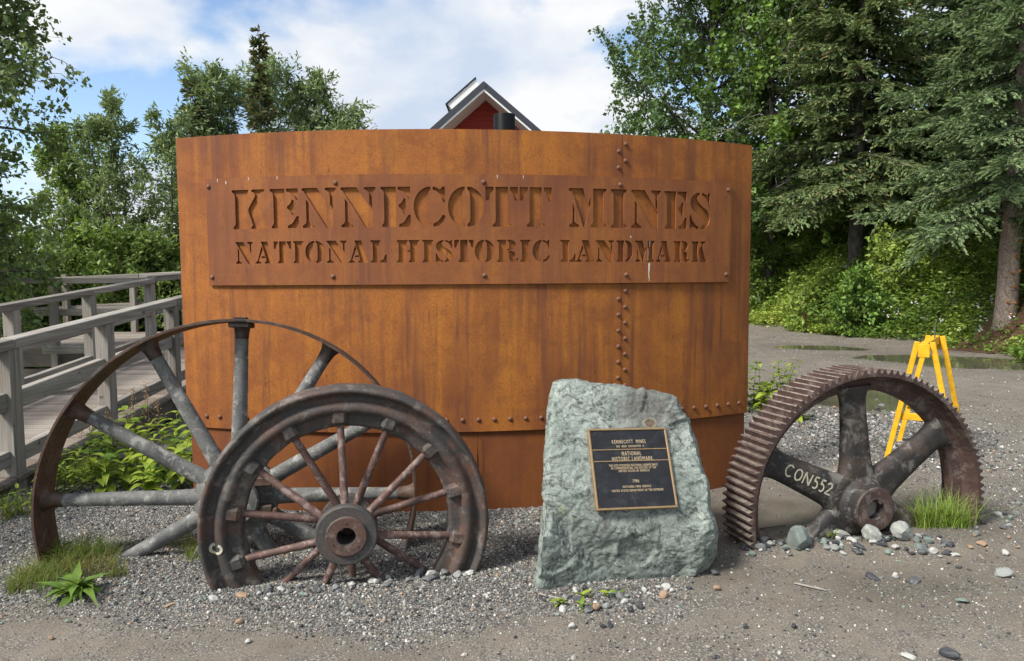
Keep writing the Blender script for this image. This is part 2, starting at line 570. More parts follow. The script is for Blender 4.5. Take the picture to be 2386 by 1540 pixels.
def height(x, y):
    x = np.asarray(x, float); y = np.asarray(y, float)
    e = x - np.interp(y, EDGE_Y, EDGE_X)
    ep = np.maximum(e, 0)
    h = 3.7 * ep ** 2 / (ep ** 2 + 4.6) + .20 * np.maximum(ep - 1.5, 0)
    h = np.minimum(h, 14)
    far = np.clip((np.hypot(x, y) - 14) / 10, 0, 1)
    h += .0075 * wobble(x, y) * (1 - far)
    h += .10 * wobble(x * .35, y * .35) * np.clip(ep, 0, 1)
    for cx, cy, a, b, r, d in PUDDLES:
        c, s = math.cos(r), math.sin(r)
        u = ((x - cx) * c + (y - cy) * s) / a; v = (-(x - cx) * s + (y - cy) * c) / b
        h -= d * np.exp(-(u * u + v * v) ** 1.5)
    for cx, cy, a, b, d in MOUNDS:
        h += d * np.exp(-((x - cx) / a) ** 2 - ((y - cy) / b) ** 2)
    # the slope falls away towards the valley behind the boardwalk
    h -= np.clip((-x - 5.5) / 6, 0, 1) * np.clip((y - 8) / 10, 0, 1) * 1.2
    return h


def axis_steps(parts):
    out = []
    for a, b, st in parts:
        out.append(np.arange(a, b, st))
    return np.concatenate(out)


gx = axis_steps([(-900, -60, 60), (-60, -16, 4), (-16, -5, .5), (-5, 5, .04), (5, 12, .22), (12, 24, .8), (24, 60, 4), (60, 901, 60)])
gy = axis_steps([(-40, -4, 4), (-4, 1.8, .4), (1.8, 6.6, .04), (6.6, 16, .16), (16, 32, .7), (32, 80, 5), (80, 900, 60)])
GXX, GYY = np.meshgrid(gx, gy, indexing='ij')
GZ = height(GXX, GYY)
V = np.stack([GXX, GYY, GZ], -1).reshape(-1, 3)
nx, ny = len(gx), len(gy)
ii, jj = np.meshgrid(np.arange(nx - 1), np.arange(ny - 1), indexing='ij')
a = (ii * ny + jj).ravel()
Fq = np.stack([a, a + ny, a + ny + 1, a + 1], 1)


def wet_and_dark(x, y):
    w = np.zeros_like(x)
    for cx, cy, p, q, r, d in PUDDLES:
        c, s = math.cos(r), math.sin(r)
        u = ((x - cx) * c + (y - cy) * s) / p; v = (-(x - cx) * s + (y - cy) * c) / q
        w = np.maximum(w, np.exp(-.45 * (u * u + v * v)))
    w = np.maximum(w, .75 * np.exp(-((x - 2.1) / .9) ** 2 - ((y - 3.55) / .32) ** 2))
    w = np.maximum(w, .65 * np.exp(-((x + .35) / .95) ** 2 - ((y - 4.25) / .42) ** 2))  # darker, glossier ground between the wheels and the sign
    w = np.maximum(w, .55 * np.exp(-((x - 1.15) / .35) ** 2 - ((y - 3.75) / .35) ** 2))  # boulder's shade put into the ground colour on its right
    return np.clip(w, 0, 1)


def stoniness(x, y):
    """1 where loose gravel lies thick, 0 on the packed sand of the drive"""
    m = np.clip((y - (3.02 + .10 * np.sin(x * 2.3) + .07 * np.sin(x * 5.1 + 1))) / .35, 0, 1) * np.clip((1.05 - x) / .5, 0, 1)
    m = np.maximum(m, .9 * np.exp(-((x - 3.4) / 1.1) ** 2 - ((y - 7.0) / 1.2) ** 2))
    m = np.maximum(m, .55 * np.clip((x - 2.9) / .5, 0, 1) * np.clip((y - 3.2) / .6, 0, 1) * np.clip((7 - y) / 2, 0, 1))
    m = np.maximum(m, .5 * np.exp(-((x - .9) / .7) ** 2 - ((y - 2.6) / .35) ** 2))
    return m


gm = mesh_np('ground', V, Fq, True)
wa = gm.attributes.new('wet', 'FLOAT', 'POINT'); wa.data.foreach_set('value', wet_and_dark(V[:, 0], V[:, 1]).astype(np.float32))  # also carries the dark patches by the sign and the boulder
sa = gm.attributes.new('stony', 'FLOAT', 'POINT'); sa.data.foreach_set('value', stoniness(V[:, 0], V[:, 1]).astype(np.float32))
be = (V[:, 0] - np.interp(V[:, 1], EDGE_Y, EDGE_X))
ga = np.maximum(np.clip(be / .6, 0, 1), np.clip((-V[:, 0] - 5.4) / .4, 0, 1) * np.clip((V[:, 1] - 6.5) / 2, 0, 1))
ga = np.maximum(ga, np.clip((np.hypot(V[:, 0], V[:, 1]) - 40) / 10, 0, 1))
va = gm.attributes.new('veg', 'FLOAT', 'POINT'); va.data.foreach_set('value', ga.astype(np.float32))

k = NT('sandy_gravel_ground')
P = k.pos()
sand = k.ramp(k.noise(1.6, 7, .62, P, .5), [(.30, (.130, .110, .085)), (.55, (.190, .164, .131)), (.75, (.238, .210, .172))])
grit = k.noise(170, 3, .65, P)
sand = k.mix(k.ramp(grit, [(.36, .75), (.50, 0)]), sand, (.070, .065, .060))
sand = k.mix(k.ramp(grit, [(.60, 0), (.72, .65)]), sand, (.36, .34, .31))
vc = k.n('ShaderNodeTexVoronoi'); vc.inputs['Scale'].default_value = 95
k.t.links.new(P, vc.inputs['Vector'])
pebcol = k.ramp(k.n('ShaderNodeSeparateColor').outputs[0], [(0, .1), (1, .1)])
sep = k.n('ShaderNodeSeparateColor'); k.t.links.new(vc.outputs['Color'], sep.inputs[0])
pebcol = k.ramp(sep.outputs[0], [(0, (.055, .055, .058)), (.3, (.12, .115, .11)), (.55, (.20, .195, .18)), (.8, (.30, .28, .25)), (1, (.46, .44, .40))])
pebmask = k.ramp(vc.outputs['Distance'], [(.38, 1), (.60, 0)])
gravel = k.mix(pebmask, (.075, .068, .06), pebcol)
patch = k.ramp(k.noise(5.5, 5, .6, P), [(.42, 0), (.62, .65)])
stonyf = k.math('ADD', k.attr('stony'), patch, True)
col = k.mix(k.math('MULTIPLY', stonyf, .8), sand, gravel)
wet_dark = k.math('MULTIPLY', k.attr('wet'), k.ramp(k.noise(3.2, 5, .6, P), [(.25, .55), (.6, 1)]), True)
col = k.mix(k.math('MULTIPLY', wet_dark, .62), col, (.060, .051, .036))
vegc = k.ramp(k.noise(2.0, 6, .65, P), [(.35, (.050, .070, .022)), (.6, (.085, .110, .034)), (.78, (.085, .070, .038))])
col = k.mix(k.attr('veg'), col, vegc)
hgt = k.mix(stonyf, k.noise(60, 5, .65, P), k.math('SUBTRACT', 1.0, vc.outputs['Distance']))
k.bump(hgt, .55, .012)
MT['ground'] = k.fin(col, k.ramp(wet_dark, [(.35, .92), (.9, .30)]), 0, .3)
g = link('ground', gm, MT['ground']); tag(g, kind='structure')

k = NT('muddy_water')
wcol = k.ramp(k.noise(2.0, 4, .5, k.pos()), [(.3, (.075, .068, .050)), (.7, (.105, .095, .072))])
k.bump(k.noise(14, 3, .5, k.pos()), .06, .01)
MT['water'] = k.fin(wcol, .05, 0, .5)
for cx, cy, pa, pb, r, d in PUDDLES[1:]:       # the first hollow holds only wet mud
    n = 48; c, s = math.cos(r), math.sin(r)
    th = np.arange(n) * 2 * math.pi / n
    Vp = np.stack([cx + 1.35 * pa * np.cos(th) * c - 1.35 * pb * np.sin(th) * s, cy + 1.35 * pa * np.cos(th) * s + 1.35 * pb * np.sin(th) * c, np.full(n, WATER_Z)], 1)
    o = link('puddle', mesh_np('puddle', Vp - [cx, cy, WATER_Z], [tuple(range(n))]), MT['water'], None, (cx, cy, WATER_Z))
    tag(o, kind='structure')

# far wooded ridge across the valley, bluish haze put into its colour
rng = np.random.default_rng(5)
xs = np.linspace(-1500, 1500, 160)
rv = []
for lay, (yy, base) in enumerate(((700, -8), (760, 20), (900, -8))):
    hh = base + (26 + 16 * np.sin(xs * .0043 + 1) + 9 * np.sin(xs * .013) + 4 * np.sin(xs * .05 + .4)) * (1 if lay == 1 else 0)
    rv.append(np.stack([xs, np.full_like(xs, yy), hh], 1))
rv = np.concatenate(rv); m = len(xs)
rf = [(l * m + i, l * m + i + 1, (l + 1) * m + i + 1, (l + 1) * m + i) for l in (0, 1) for i in range(m - 1)]
k = NT('hazy_forest'); MT['hill'] = k.fin(k.ramp(k.noise(.02, 5, .6, k.pos()), [(.3, (.06, .09, .10)), (.7, (.10, .135, .14))]), .95, 0, .05)
tag(link('hills', mesh_np('hills', rv, rf, True), MT['hill']), kind='structure')

# ------------------------------------------------------------------ the rusty sign wall
XC, YC, RP = -.707, 9.929, 5.207
AL, AR, HP, ZS = -.317, .505, 2.583, .556


def cyl(a, z, r=0.0):
    return np.array([XC + (RP + r) * math.sin(a), YC - (RP + r) * math.cos(a), z])


SIGN0 = cyl(.09, 0)
sign = thing('steel_sign', 'tall curved rust-orange steel sign wall reading KENNECOTT MINES, standing behind the wheels', 'sign', tuple(SIGN0))


def curved_sheet(mb, a0, a1, z0, z1, r_out, r_in, n=60, nz=1):
    A = np.linspace(a0, a1, n); V = []
    for r in (r_out, r_in):
        for z in np.linspace(z0, z1, nz + 1):
            for a_ in A: V.append(cyl(a_, z, r + (.0035 * mnoise.noise(Vector((a_ * 9, z * 1.6, 3))) + .0012 * mnoise.noise(Vector((a_ * 40, z * 7, 1))) if nz > 1 else 0)))
    F = []
    m = (nz + 1) * n
    for l in range(nz):
        for i in range(n - 1):
            q = l * n + i
            F.append((q, q + 1, q + n + 1, q + n)); F.append((m + q, m + q + n, m + q + n + 1, m + q + 1))
    for i in range(n - 1):
        F.append((i, m + i, m + i + 1, i + 1))
        t = nz * n + i; F.append((t, t + 1, m + t + 1, m + t))
    for l in range(nz):
        q = l * n; F.append((q, q + n, m + q + n, m + q))
        q = l * n + n - 1; F.append((q, m + q, m + q + n, q + n))
    mb.add(np.array(V), F)


mb = MB(); curved_sheet(mb, AL, .287, ZS, HP, 0, -.012, 70, 26); mb.build('steel_sheet', MT['corten'], sign, True, angle=.6)
mb = MB(); curved_sheet(mb, .2876, AR, ZS, HP, -.0015, -.014, 30, 26); mb.build('steel_sheet', MT['corten'], sign, True, angle=.6)
mb = MB(); curved_sheet(mb, AL + .003, AR - .002, -.25, ZS + .06, -.020, -.034); mb.build('base_sheet', MT['corten_base'], sign, True, angle=.6)
for a_ in (AL + .02, .09, AR - .02):      # stout posts behind the sheet
    p = cyl(a_, 0, -.10); mb = MB(); mb.box((p[0], p[1], 1.15), (.09, .09, 2.7), np.eye(3), .004); mb.build('back_post', MT['corten_base'], sign)

# stencil letters -------------------------------------------------------------


def stem(x0, x1, tl=0, tr=0, bl=0, br=0, s=.05, y0=0.0, y1=1.0):
    P = []
    P += [(x0 - tl + .02, y1), (x1 + tr - .02, y1)] if tl and tr else ([(x0 - tl + (.02 if tl else 0), y1), (x1 + tr - (.02 if tr else 0), y1)])
    if tr: P += [(x1 + tr, y1 - s * .5), (x1 + tr * .8, y1 - s * 1.2), (x1 + tr * .25, y1 - s * 1.9), (x1, y1 - s * 3)]
    if br: P += [(x1, y0 + s * 3), (x1 + br * .25, y0 + s * 1.9), (x1 + br * .8, y0 + s * 1.2), (x1 + br, y0 + s * .5)]
    P += [(x1 + br - (.02 if br else 0), y0), (x0 - bl + (.02 if bl else 0), y0)]
    if bl: P += [(x0 - bl, y0 + s * .5), (x0 - bl * .8, y0 + s * 1.2), (x0 - bl * .25, y0 + s * 1.9), (x0, y0 + s * 3)]
    if tl: P += [(x0, y1 - s * 3), (x0 - tl * .25, y1 - s * 1.9), (x0 - tl * .8, y1 - s * 1.2), (x0 - tl, y1 - s * .5)]
    return P


def arc(cx, rx, t0, t1, n=20, cy=.5, ry=.5):
    return [(cx + rx * math.cos(rad(t0 + (t1 - t0) * i / n)), cy + ry * math.sin(rad(t0 + (t1 - t0) * i / n))) for i in range(n + 1)]


def mirror(P, c=.5): return [(2 * c - x, y) for x, y in P]


G = {}
G['I'] = [stem(.17, .83, .17, .17, .17, .17)]
G['K'] = [stem(.10, .43, .09, .05, .07, .05), [(.57, 1), (.90, 1), (.92, .97), (.89, .94), (.82, .92), (.75, .85), (.71, .77), (.72, .67), (.81, .44), (.93, .12), (.97, .06), (1, .03), (.98, 0), (.54, 0), (.53, .04), (.58, .08), (.57, .13), (.47, .42), (.46, .49), (.50, .58), (.65, .81), (.66, .88), (.62, .92), (.56, .95)]]
G['E'] = [stem(.13, .52, .12, 0, .08, 0), [(.58, 1), (.98, 1), (.98, .71), (.92, .71), (.85, .82), (.75, .88), (.58, .93)],
          [(.60, .50), (.60, .55), (.70, .61), (.77, .71), (.83, .71), (.83, .33), (.77, .33), (.71, .43)], [(.61, 0), (.61, .06), (.77, .12), (.92, .30), (.99, .30), (.99, 0)]]
G['N'] = [[(0, .97), (.03, 1), (.45, 1), (.90, .40), (.90, 0), (.69, 0), (.10, .86), (.05, .92), (0, .94)],
          [(.12, .72), (.20, .61), (.20, .15), (.25, .09), (.33, .06), (.35, .03), (.33, 0), (.02, 0), (0, .03), (.03, .07), (.09, .10), (.12, .15)],
          [(.66, .97), (.69, 1), (.97, 1), (1, .97), (.97, .93), (.91, .88), (.89, .83), (.89, .47), (.81, .58), (.81, .83), (.78, .89), (.69, .94)]]
G['C'] = [arc(.53, .53, 90, 270) + [(.53, .08), (.47, .13), (.435, .22), (.42, .4), (.42, .6), (.435, .78), (.47, .87), (.53, .92)],
          [(.60, 1), (.70, .985), (.83, .93), (.92, 1), (.98, 1), (.98, .61), (.93, .61), (.86, .78), (.74, .88), (.60, .925)],
          [(.61, 0), (.61, .08), (.77, .14), (.90, .29), (.97, .29), (1, .25), (.92, .13), (.80, .04), (.70, .01)]]
_o = arc(.465, .465, 90, 270) + [(.465, .07), (.41, .12), (.385, .22), (.38, .5), (.385, .78), (.41, .88), (.465, .93)]
G['O'] = [_o, mirror(_o)]
_t = [(0, 1), (.25, 1), (.25, .92), (.17, .85), (.10, .66), (0, .66)]
G['T'] = [stem(.31, .69, 0, 0, .10, .10), _t, mirror(_t)]
G['M'] = [[(0, .97), (.03, 1), (.38, 1), (.515, .58), (.575, .80), (.575, .60), (.415, 0), (.385, 0), (.12, .85), (.08, .91), (.01, .93)],
          [(.105, .62), (.155, .48), (.155, .14), (.20, .09), (.27, .06), (.28, .02), (.26, 0), (.03, 0), (.01, .03), (.03, .07), (.08, .10), (.105, .14)],
          stem(.64, .92, 0, .08, .07, .08)]
G['S'] = [[(.48, 1), (.32, .98), (.16, .92), (.05, .83), (.01, .72), (.05, .60), (.18, .50), (.42, .39), (.60, .28), (.65, .19), (.62, .11), (.53, .06), (.53, 0), (.74, .03), (.92, .12), (1, .27), (.96, .41), (.82, .53), (.56, .65), (.41, .74), (.36, .83), (.40, .91), (.48, .94)],
          [(.58, 1), (.68, .98), (.82, .93), (.92, .99), (.98, .99), (.98, .64), (.92, .64), (.86, .78), (.74, .87), (.58, .93)],
          [(0, .01), (0, .38), (.06, .38), (.14, .23), (.28, .12), (.44, .06), (.44, 0), (.30, .02), (.15, .06), (.06, .01)]]
G['A'] = [[(.33, 1), (.67, 1), (.93, .14), (.97, .08), (1, .05), (1, 0), (.52, 0), (.50, .04), (.54, .08), (.60, .10), (.60, .17), (.36, .90), (.33, .94)],
          [(.35, .80), (.42, .62), (.19, .14), (.24, .08), (.32, .05), (.32, 0), (0, 0), (0, .04), (.08, .08), (.13, .14)], [(.36, .33), (.33, .25), (.55, .25), (.525, .33)]]
G['L'] = [stem(.17, .54, .16, .09, .14, 0), [(.61, 0), (.61, .07), (.79, .14), (.92, .35), (1, .36), (1, 0)]]
G['H'] = [stem(.09, .42, .09, .07, .09, .07), stem(.60, .91, .08, .09, .08, .09), [(.48, .47), (.48, .54), (.61, .54), (.61, .47)]]
G['R'] = [stem(.10, .43, .10, 0, .10, .06), [(.49, 1), (.64, 1), (.78, .96), (.88, .87), (.90, .75), (.84, .62), (.72, .545), (.49, .515), (.49, .57), (.55, .60), (.58, .67), (.585, .82), (.56, .91), (.49, .94)],
          [(.55, .49), (.70, .50), (.82, .44), (.87, .32), (.87, .14), (.91, .09), (.95, .17), (1, .17), (.99, .08), (.90, 0), (.74, 0), (.62, .06), (.58, .16), (.59, .36), (.55, .44)]]
G['D'] = [stem(.10, .46, .10, 0, .10, 0), [(.53, 1)] + arc(.58, .42, 85, -85, 18) + [(.53, 0), (.53, .07), (.62, .13), (.66, .24), (.66, .76), (.62, .87), (.53, .93)]]
ROW1 = [('K', -.2309, -.1789), ('E', -.1765, -.1367), ('N', -.1324, -.0867), ('N', -.0813, -.0358), ('E', -.0306, .0083), ('C', .0118, .0521), ('O', .0552, .101), ('T', .1027, .1445), ('T', .1468, .1886), ('M', .2112, .2635), ('I', .2695, .2926), ('N', .2988, .3436), ('E', .3482, .3855), ('S', .39, .4245)]
ROW2 = [('N', -.2273, -.2017), ('A', -.199, -.1729), ('T', -.1725, -.1485), ('I', -.1459, -.1318), ('O', -.1295, -.1031), ('N', -.1012, -.0746), ('A', -.0727, -.0475), ('L', -.0447, -.0235), ('H', -.0106, .0182), ('I', .022, .0359), ('S', .0389, .0601), ('T', .0625, .0869), ('O', .0885, .1137), ('R', .1168, .1442), ('I', .1469, .1605), ('C', .1631, .186), ('L', .1996, .2208), ('A', .2208, .2471), ('N', .2488, .2746), ('D', .2776, .3023), ('M', .3048, .3348), ('A', .3361, .3613), ('R', .364, .3904), ('K', .3932, .4199)]
PA0, PA1, PZ0, PZ1 = -.2688, .4625, 1.562, 2.289
polys = []
for row, z0, z1 in ((ROW1, 1.943, 2.206), (ROW2, 1.709, 1.856)):
    for ch, a0, a1 in row:
        for p in G[ch]:
            polys.append([((a0 + (a1 - a0) * x) * RP, z0 + (z1 - z0) * y) for x, y in p])
verts = []; edges = []
rect = [(PA0 * RP, PZ0), (PA1 * RP, PZ0), (PA1 * RP, PZ1), (PA0 * RP, PZ1)]
for loop in [rect] + polys:
    b0 = len(verts); verts += [Vector(p) for p in loop]
    edges += [(b0 + i, b0 + (i + 1) % len(loop)) for i in range(len(loop))]
nsx = 64
for i in range(nsx + 1):
    for j in range(12):
        x = rect[0][0] + (rect[1][0] - rect[0][0]) * i / nsx; z = PZ0 + (PZ1 - PZ0) * j / 11
        verts.append(Vector((x, z)))
cv, ce, cf, _, _, _ = mgeo.delaunay_2d_cdt(verts, edges, [], 1, 1e-5)
cv = np.array([tuple(v) for v in cv])
cf = [f for f in cf]
parr = [np.array(p) for p in polys]
bbs = [(p[:, 0].min(), p[:, 0].max(), p[:, 1].min(), p[:, 1].max()) for p in parr]


def inside(q):
    for p, bb in zip(parr, bbs):
        if bb[0] < q[0] < bb[1] and bb[2] < q[1] < bb[3]:
            x, y = p[:, 0], p[:, 1]; x2, y2 = np.roll(x, -1), np.roll(y, -1)
            c = ((y > q[1]) != (y2 > q[1]))
            if (np.count_nonzero(c & (q[0] < (x2 - x) * (q[1] - y) / np.where(y2 == y, 1e-9, y2 - y) + x)) & 1): return True
    return False


keep = [f for f in cf if not inside(cv[list(f)].mean(0))]
PL_F, PL_B = .019, .006       # front and back of the plate ahead of the sheet
front = np.array([cyl(x / RP, z, PL_F) for x, z in cv])
back = np.array([cyl(x / RP, z, PL_B) for x, z in cv])
nV = len(cv); F = []
cnt = {}
for f in keep:
    f = list(f); F.append(tuple(f)); F.append(tuple(i + nV for i in f[::-1]))
    for i in range(len(f)):
        e = (f[i], f[(i + 1) % len(f)]); cnt[e] = 1
for (i, j) in cnt:
    if (j, i) not in cnt: F.append((i, i + nV, j + nV, j))
mb = MB(); mb.add(np.concatenate([front, back]), F)
plate = mb.build('lettered_plate', MT['corten_plate'], sign, True, angle=.5)
plate['label'] = 'steel plate with stencil-cut letters KENNECOTT MINES NATIONAL HISTORIC LANDMARK'

# rivets: one mesh, many parts


def dome_mesh(name, r, h, k=14, rings=5):
    V = [(0, 0, h)]; F = []
    for i in range(1, rings + 1):
        t = i / rings * math.pi / 2
        for j in range(k):
            V.append((r * math.sin(t) * math.cos(2 * math.pi * j / k), r * math.sin(t) * math.sin(2 * math.pi * j / k), h * math.cos(t)))
    for j in range(k): F.append((0, 1 + j, 1 + (j + 1) % k))
    for i in range(rings - 1):
        for j in range(k): F.append((1 + i * k + j, 1 + (i + 1) * k + j, 1 + (i + 1) * k + (j + 1) % k, 1 + i * k + (j + 1) % k))
    me = mesh_np(name, np.array(V), F, True); me.materials.append(MT['rivet']); return me


rivet_me = dome_mesh('rivet', .0155, .012)


def rivet(a_, z, r=0.0, s=1.0, parent=None):
    o = bpy.data.objects.new('rivet', rivet_me); COL.objects.link(o); o.parent = parent or sign
    p = cyl(a_, z, r) - OFF[sign]
    nrm = Vector((math.sin(a_), -math.cos(a_), 0))
    o.matrix_local = Matrix.Translation(p) @ nrm.to_track_quat('Z', 'Y').to_matrix().to_4x4() @ Matrix.Scale(s, 4)


zz_ = [2.517, 2.466, 2.404, 2.355]
for i, z in enumerate(zz_): rivet(.2921 if i % 2 == 0 else .2822, z)
z = 1.505; i = 0
while z > .66:
    rivet(.2928 if i % 2 == 0 else .2829, z); z -= .0556; i += 1
i = 0
while AL + .012 + i * .02085 < AR - .003:
    rivet(AL + .0122 + i * .02085, .6375); i += 1
for a_ in (-.2646, -.0877, .1006, .2829, .4564): rivet(a_, 2.236, PL_F, 1.05, plate)
for a_ in (-.2638, -.0935, .1006, .2924, .455): rivet(a_, 1.618, PL_F, 1.05, plate)
# rust runs below the rivets
k = NT('rust_run'); k.fin((.060, .026, .020), .8, 0, .2)
tr_ = k.n('ShaderNodeBsdfTransparent'); ms_ = k.n('ShaderNodeMixShader')
k.t.links.new(k.math('MULTIPLY', k.attr('tint'), k.ramp(k.noise(1.0, 4, .6, k.co((60, 60, 9))), [(.35, .1), (.65, .75)])), ms_.inputs[0])
k.t.links.new(tr_.outputs[0], ms_.inputs[1]); k.t.links.new(k.b.outputs[0], ms_.inputs[2]); k.t.links.new(ms_.outputs[0], k.out.inputs[0])
rr_ = random.Random(4); V = []; F = []; T = []
for o in [c for c in sign.children if c.name.startswith('rivet')] + [c for c in plate.children]:
    p = np.array(o.matrix_local.translation) + OFF[sign]; a_ = math.atan2(p[0] - XC, YC - p[1]); r_ = math.hypot(p[0] - XC, YC - p[1]) - RP
    ln = rr_.uniform(.03, .16); w_ = rr_.uniform(.003, .009)
    if p[2] - ln < ZS and r_ < .01: ln = p[2] - ZS - .005
    b_ = len(V)
    for i in range(4):
        z_ = p[2] - .008 - ln * i / 3
        for s_ in (-1, 1): V.append(cyl(a_ + s_ * w_ * (1 - .2 * i) / RP, z_, max(r_, .0042) + .0008)); T.append((.75, .7, .45, 0)[i])
    F += [(b_ + 2 * i, b_ + 2 * i + 1, b_ + 2 * i + 3, b_ + 2 * i + 2) for i in range(3)]
o = link('rust_runs', mesh_np('rust_runs', np.array(V) - OFF[sign], F, False, T), k.m, sign); o['kind'] = 'stuff'
# bird droppings run down the plate
dr = NT('bird_dropping'); MT['dropping'] = dr.fin(dr.ramp(dr.noise(40, 4, .6), [(.3, (.45, .40, .32)), (.7, (.72, .68, .60))]), .9, 0, .1)


def dropping(a_, z1, z0, w, r=PL_F + .0012):
    rn = random.Random(int(a_ * 9999)); mb = MB(); n = 9; V = []
    for i in range(n):
        z = z1 + (z0 - z1) * i / (n - 1); ww = w * (1 - .65 * i / (n - 1)) * rn.uniform(.6, 1.25); dx = rn.uniform(-.3, .3) * w
        V.append(cyl(a_ + (dx - ww) / RP, z, r)); V.append(cyl(a_ + (dx + ww) / RP, z, r))
    mb.add(np.array(V), [(2 * i, 2 * i + 1, 2 * i + 3, 2 * i + 2) for i in range(n - 1)])
    o = mb.build('dropping_streak', MT['dropping'], sign)


dropping(.3262, 1.70, 1.575, .007); dropping(.3290, 1.86, 1.815, .006, .0012); dropping(.326, 1.80, 1.715, .008, .0012)
for a_, z in ((-.2505, 2.285), (-.238, 2.268), (-.205, 2.288), (-.165, 2.287), (.118, 2.282), (.1515, 2.284)):
    dropping(a_, z, z - .022, .0035)
dropping(.2985, 1.888, 1.872, .006)
dropping(.1345, 1.835, 1.80, .012, .0012)

# ------------------------------------------------------------------ big belt pulley
C1 = np.array([-1.615, 4.048, .333]); W1 = wheel_frame(.194, .084); R1 = 1.039; HW = .13


def loc(c, M, x, y, z): return np.asarray(c) + M @ np.array([x, y, z])


pulley = thing('belt_pulley', 'large thin-rimmed rusty pulley wheel with thick grey spokes, half buried, leftmost', 'wheel', (C1[0], C1[1], 0))
mb = MB()
prof = [(R1 - .004, -HW), (R1, -HW + .01), (R1 + .002, 0), (R1, HW - .01), (R1 - .004, HW), (R1 - .016, HW), (R1 - .017, 0), (R1 - .016, -HW)]
mb.revolve(prof, C1, W1, 120)
rim = mb.build('rim', MT['pulley_dark'], pulley, True, angle=.7)
for i in range(12):
    t = rad(87.5 + 30 * i); c, s = math.cos(t), math.sin(t)
    if i == 6: continue
    mb = MB()
    rr = [.10, .19, .30, .55, .85, .955, .985, 1.005, 1.0235]
    rd = [.060, .052, .046, .042, .038, .0375, .042, .050, .060]
    mb.tube([loc(C1, W1, c * r, 0, s * r) for r in rr], rd, 16, True, .86, W1 @ np.array([-s, 0, c]))
    sp = mb.build('spoke', MT['pulley_grey'], pulley, True, angle=.9)
    # dark bracket where the spoke meets the rim
    mb = MB()
    mb.tube([loc(C1, W1, c * r, 0, s * r) for r in (.925, .95, .985, 1.008, 1.0225)], [.0385, .040, .045, .054, .066], 16, True, 1.0, W1 @ np.array([-s, 0, c]))
    mb.build('spoke_foot', MT['pulley_dark'], sp, True, angle=.9)
mb = MB()
mb.revolve([(.05, -.15), (.13, -.15), (.14, -.14), (.145, -.07), (.20, -.045), (.235, -.03), (.235, .03), (.20, .045), (.145, .07), (.14, .14), (.13, .15), (.05, .15)], C1, W1, 48)
hub = mb.build('hub', MT['pulley_grey'], pulley, True, angle=.6)
mb = MB()
for xx, zz2 in ((.115, .10), (.115, -.06), (-.115, .10), (-.115, -.06)):
    mb = MB(); mb.box(loc(C1, W1, xx + .03, -.10, zz2), (.13, .07, .05), W1, .006); mb.build('clamp_lug', MT['pulley_dark'], hub)
for zz2 in (.085, -.075):
    mb = MB(); mb.tube([loc(C1, W1, .13, -.12, zz2), loc(C1, W1, .215, -.12, zz2)], .013, 8); mb.box(loc(C1, W1, .225, -.12, zz2), (.022, .04, .04), W1, .003)
    mb.build('bolt', MT['spoke_rust'], hub)
# rim joint at the top
tt = rad(87.5); c, s = math.cos(tt), math.sin(tt)
Mj = W1 @ np.array([[s, 0, c], [0, 1, 0], [-c, 0, s]])
mb = MB(); mb.box(loc(C1, W1, c * (R1 - .034), -.02, s * (R1 - .034)), (.115, .20, .034), Mj, .006); mb.box(loc(C1, W1, c * (R1 + .006), -.05, s * (R1 + .006)), (.07, .09, .010), Mj, .002)
mb.build('rim_joint', MT['pulley_dark'], pulley)
# slots through the strip read as dark holes: short plugs on the inner face
for k_, t in enumerate((158, 163, 168, 188, 193)):
    t = rad(t); c, s = math.cos(t), math.sin(t)
    p = loc(C1, W1, c * (R1 - .0168), .04 if k_ % 2 else -.03, s * (R1 - .0168))
    mb = MB(); mb.tube([p, p - W1 @ np.array([c, 0, s]) * .004], .013, 10); mb.build('slot_plug', MT['pulley_dark'], rim)

# ------------------------------------------------------------------ flanged wheel in front
C2 = np.array([-.87, 3.615, .295]); W2 = wheel_frame(.171, -.022)
fw = thing('flanged_wheel', 'black cast-iron flanged wheel with thin red-brown spokes, half buried in front of the larger pulley', 'wheel', (C2[0], C2[1], 0))
prof = [(.745, .0), (.741, -.010), (.731, -.014), (.720, -.010), (.713, .006), (.703, .024), (.690, .031), (.676, .029), (.664, .012), (.650, .001), (.634, -.002),
        (.619, .003), (.609, .018), (.602, .033), (.590, .037), (.556, .036), (.541, .040), (.535, .050), (.533, .12), (.545, .145), (.60, .15), (.70, .15), (.740, .145), (.750, .13), (.752, .07), (.750, .02)]
mb = MB(); mb.revolve(prof, C2, W2, 144)
V2 = np.concatenate(mb.V); V2 = (V2 - C2) @ W2
for i in range(len(V2)):       # pitted old casting
    n_ = mnoise.fractal(Vector(V2[i] * 9), 1.0, 2.0, 4) * .0035 + mnoise.noise(Vector(V2[i] * 45)) * .0016
    V2[i, 1] += n_; L = math.hypot(V2[i, 0], V2[i, 2]); V2[i, 0] *= 1 + n_ / L; V2[i, 2] *= 1 + n_ / L
mb.V = [V2 @ W2.T + C2]
frim = mb.build('flanged_rim', MT['flange'], fw, True)
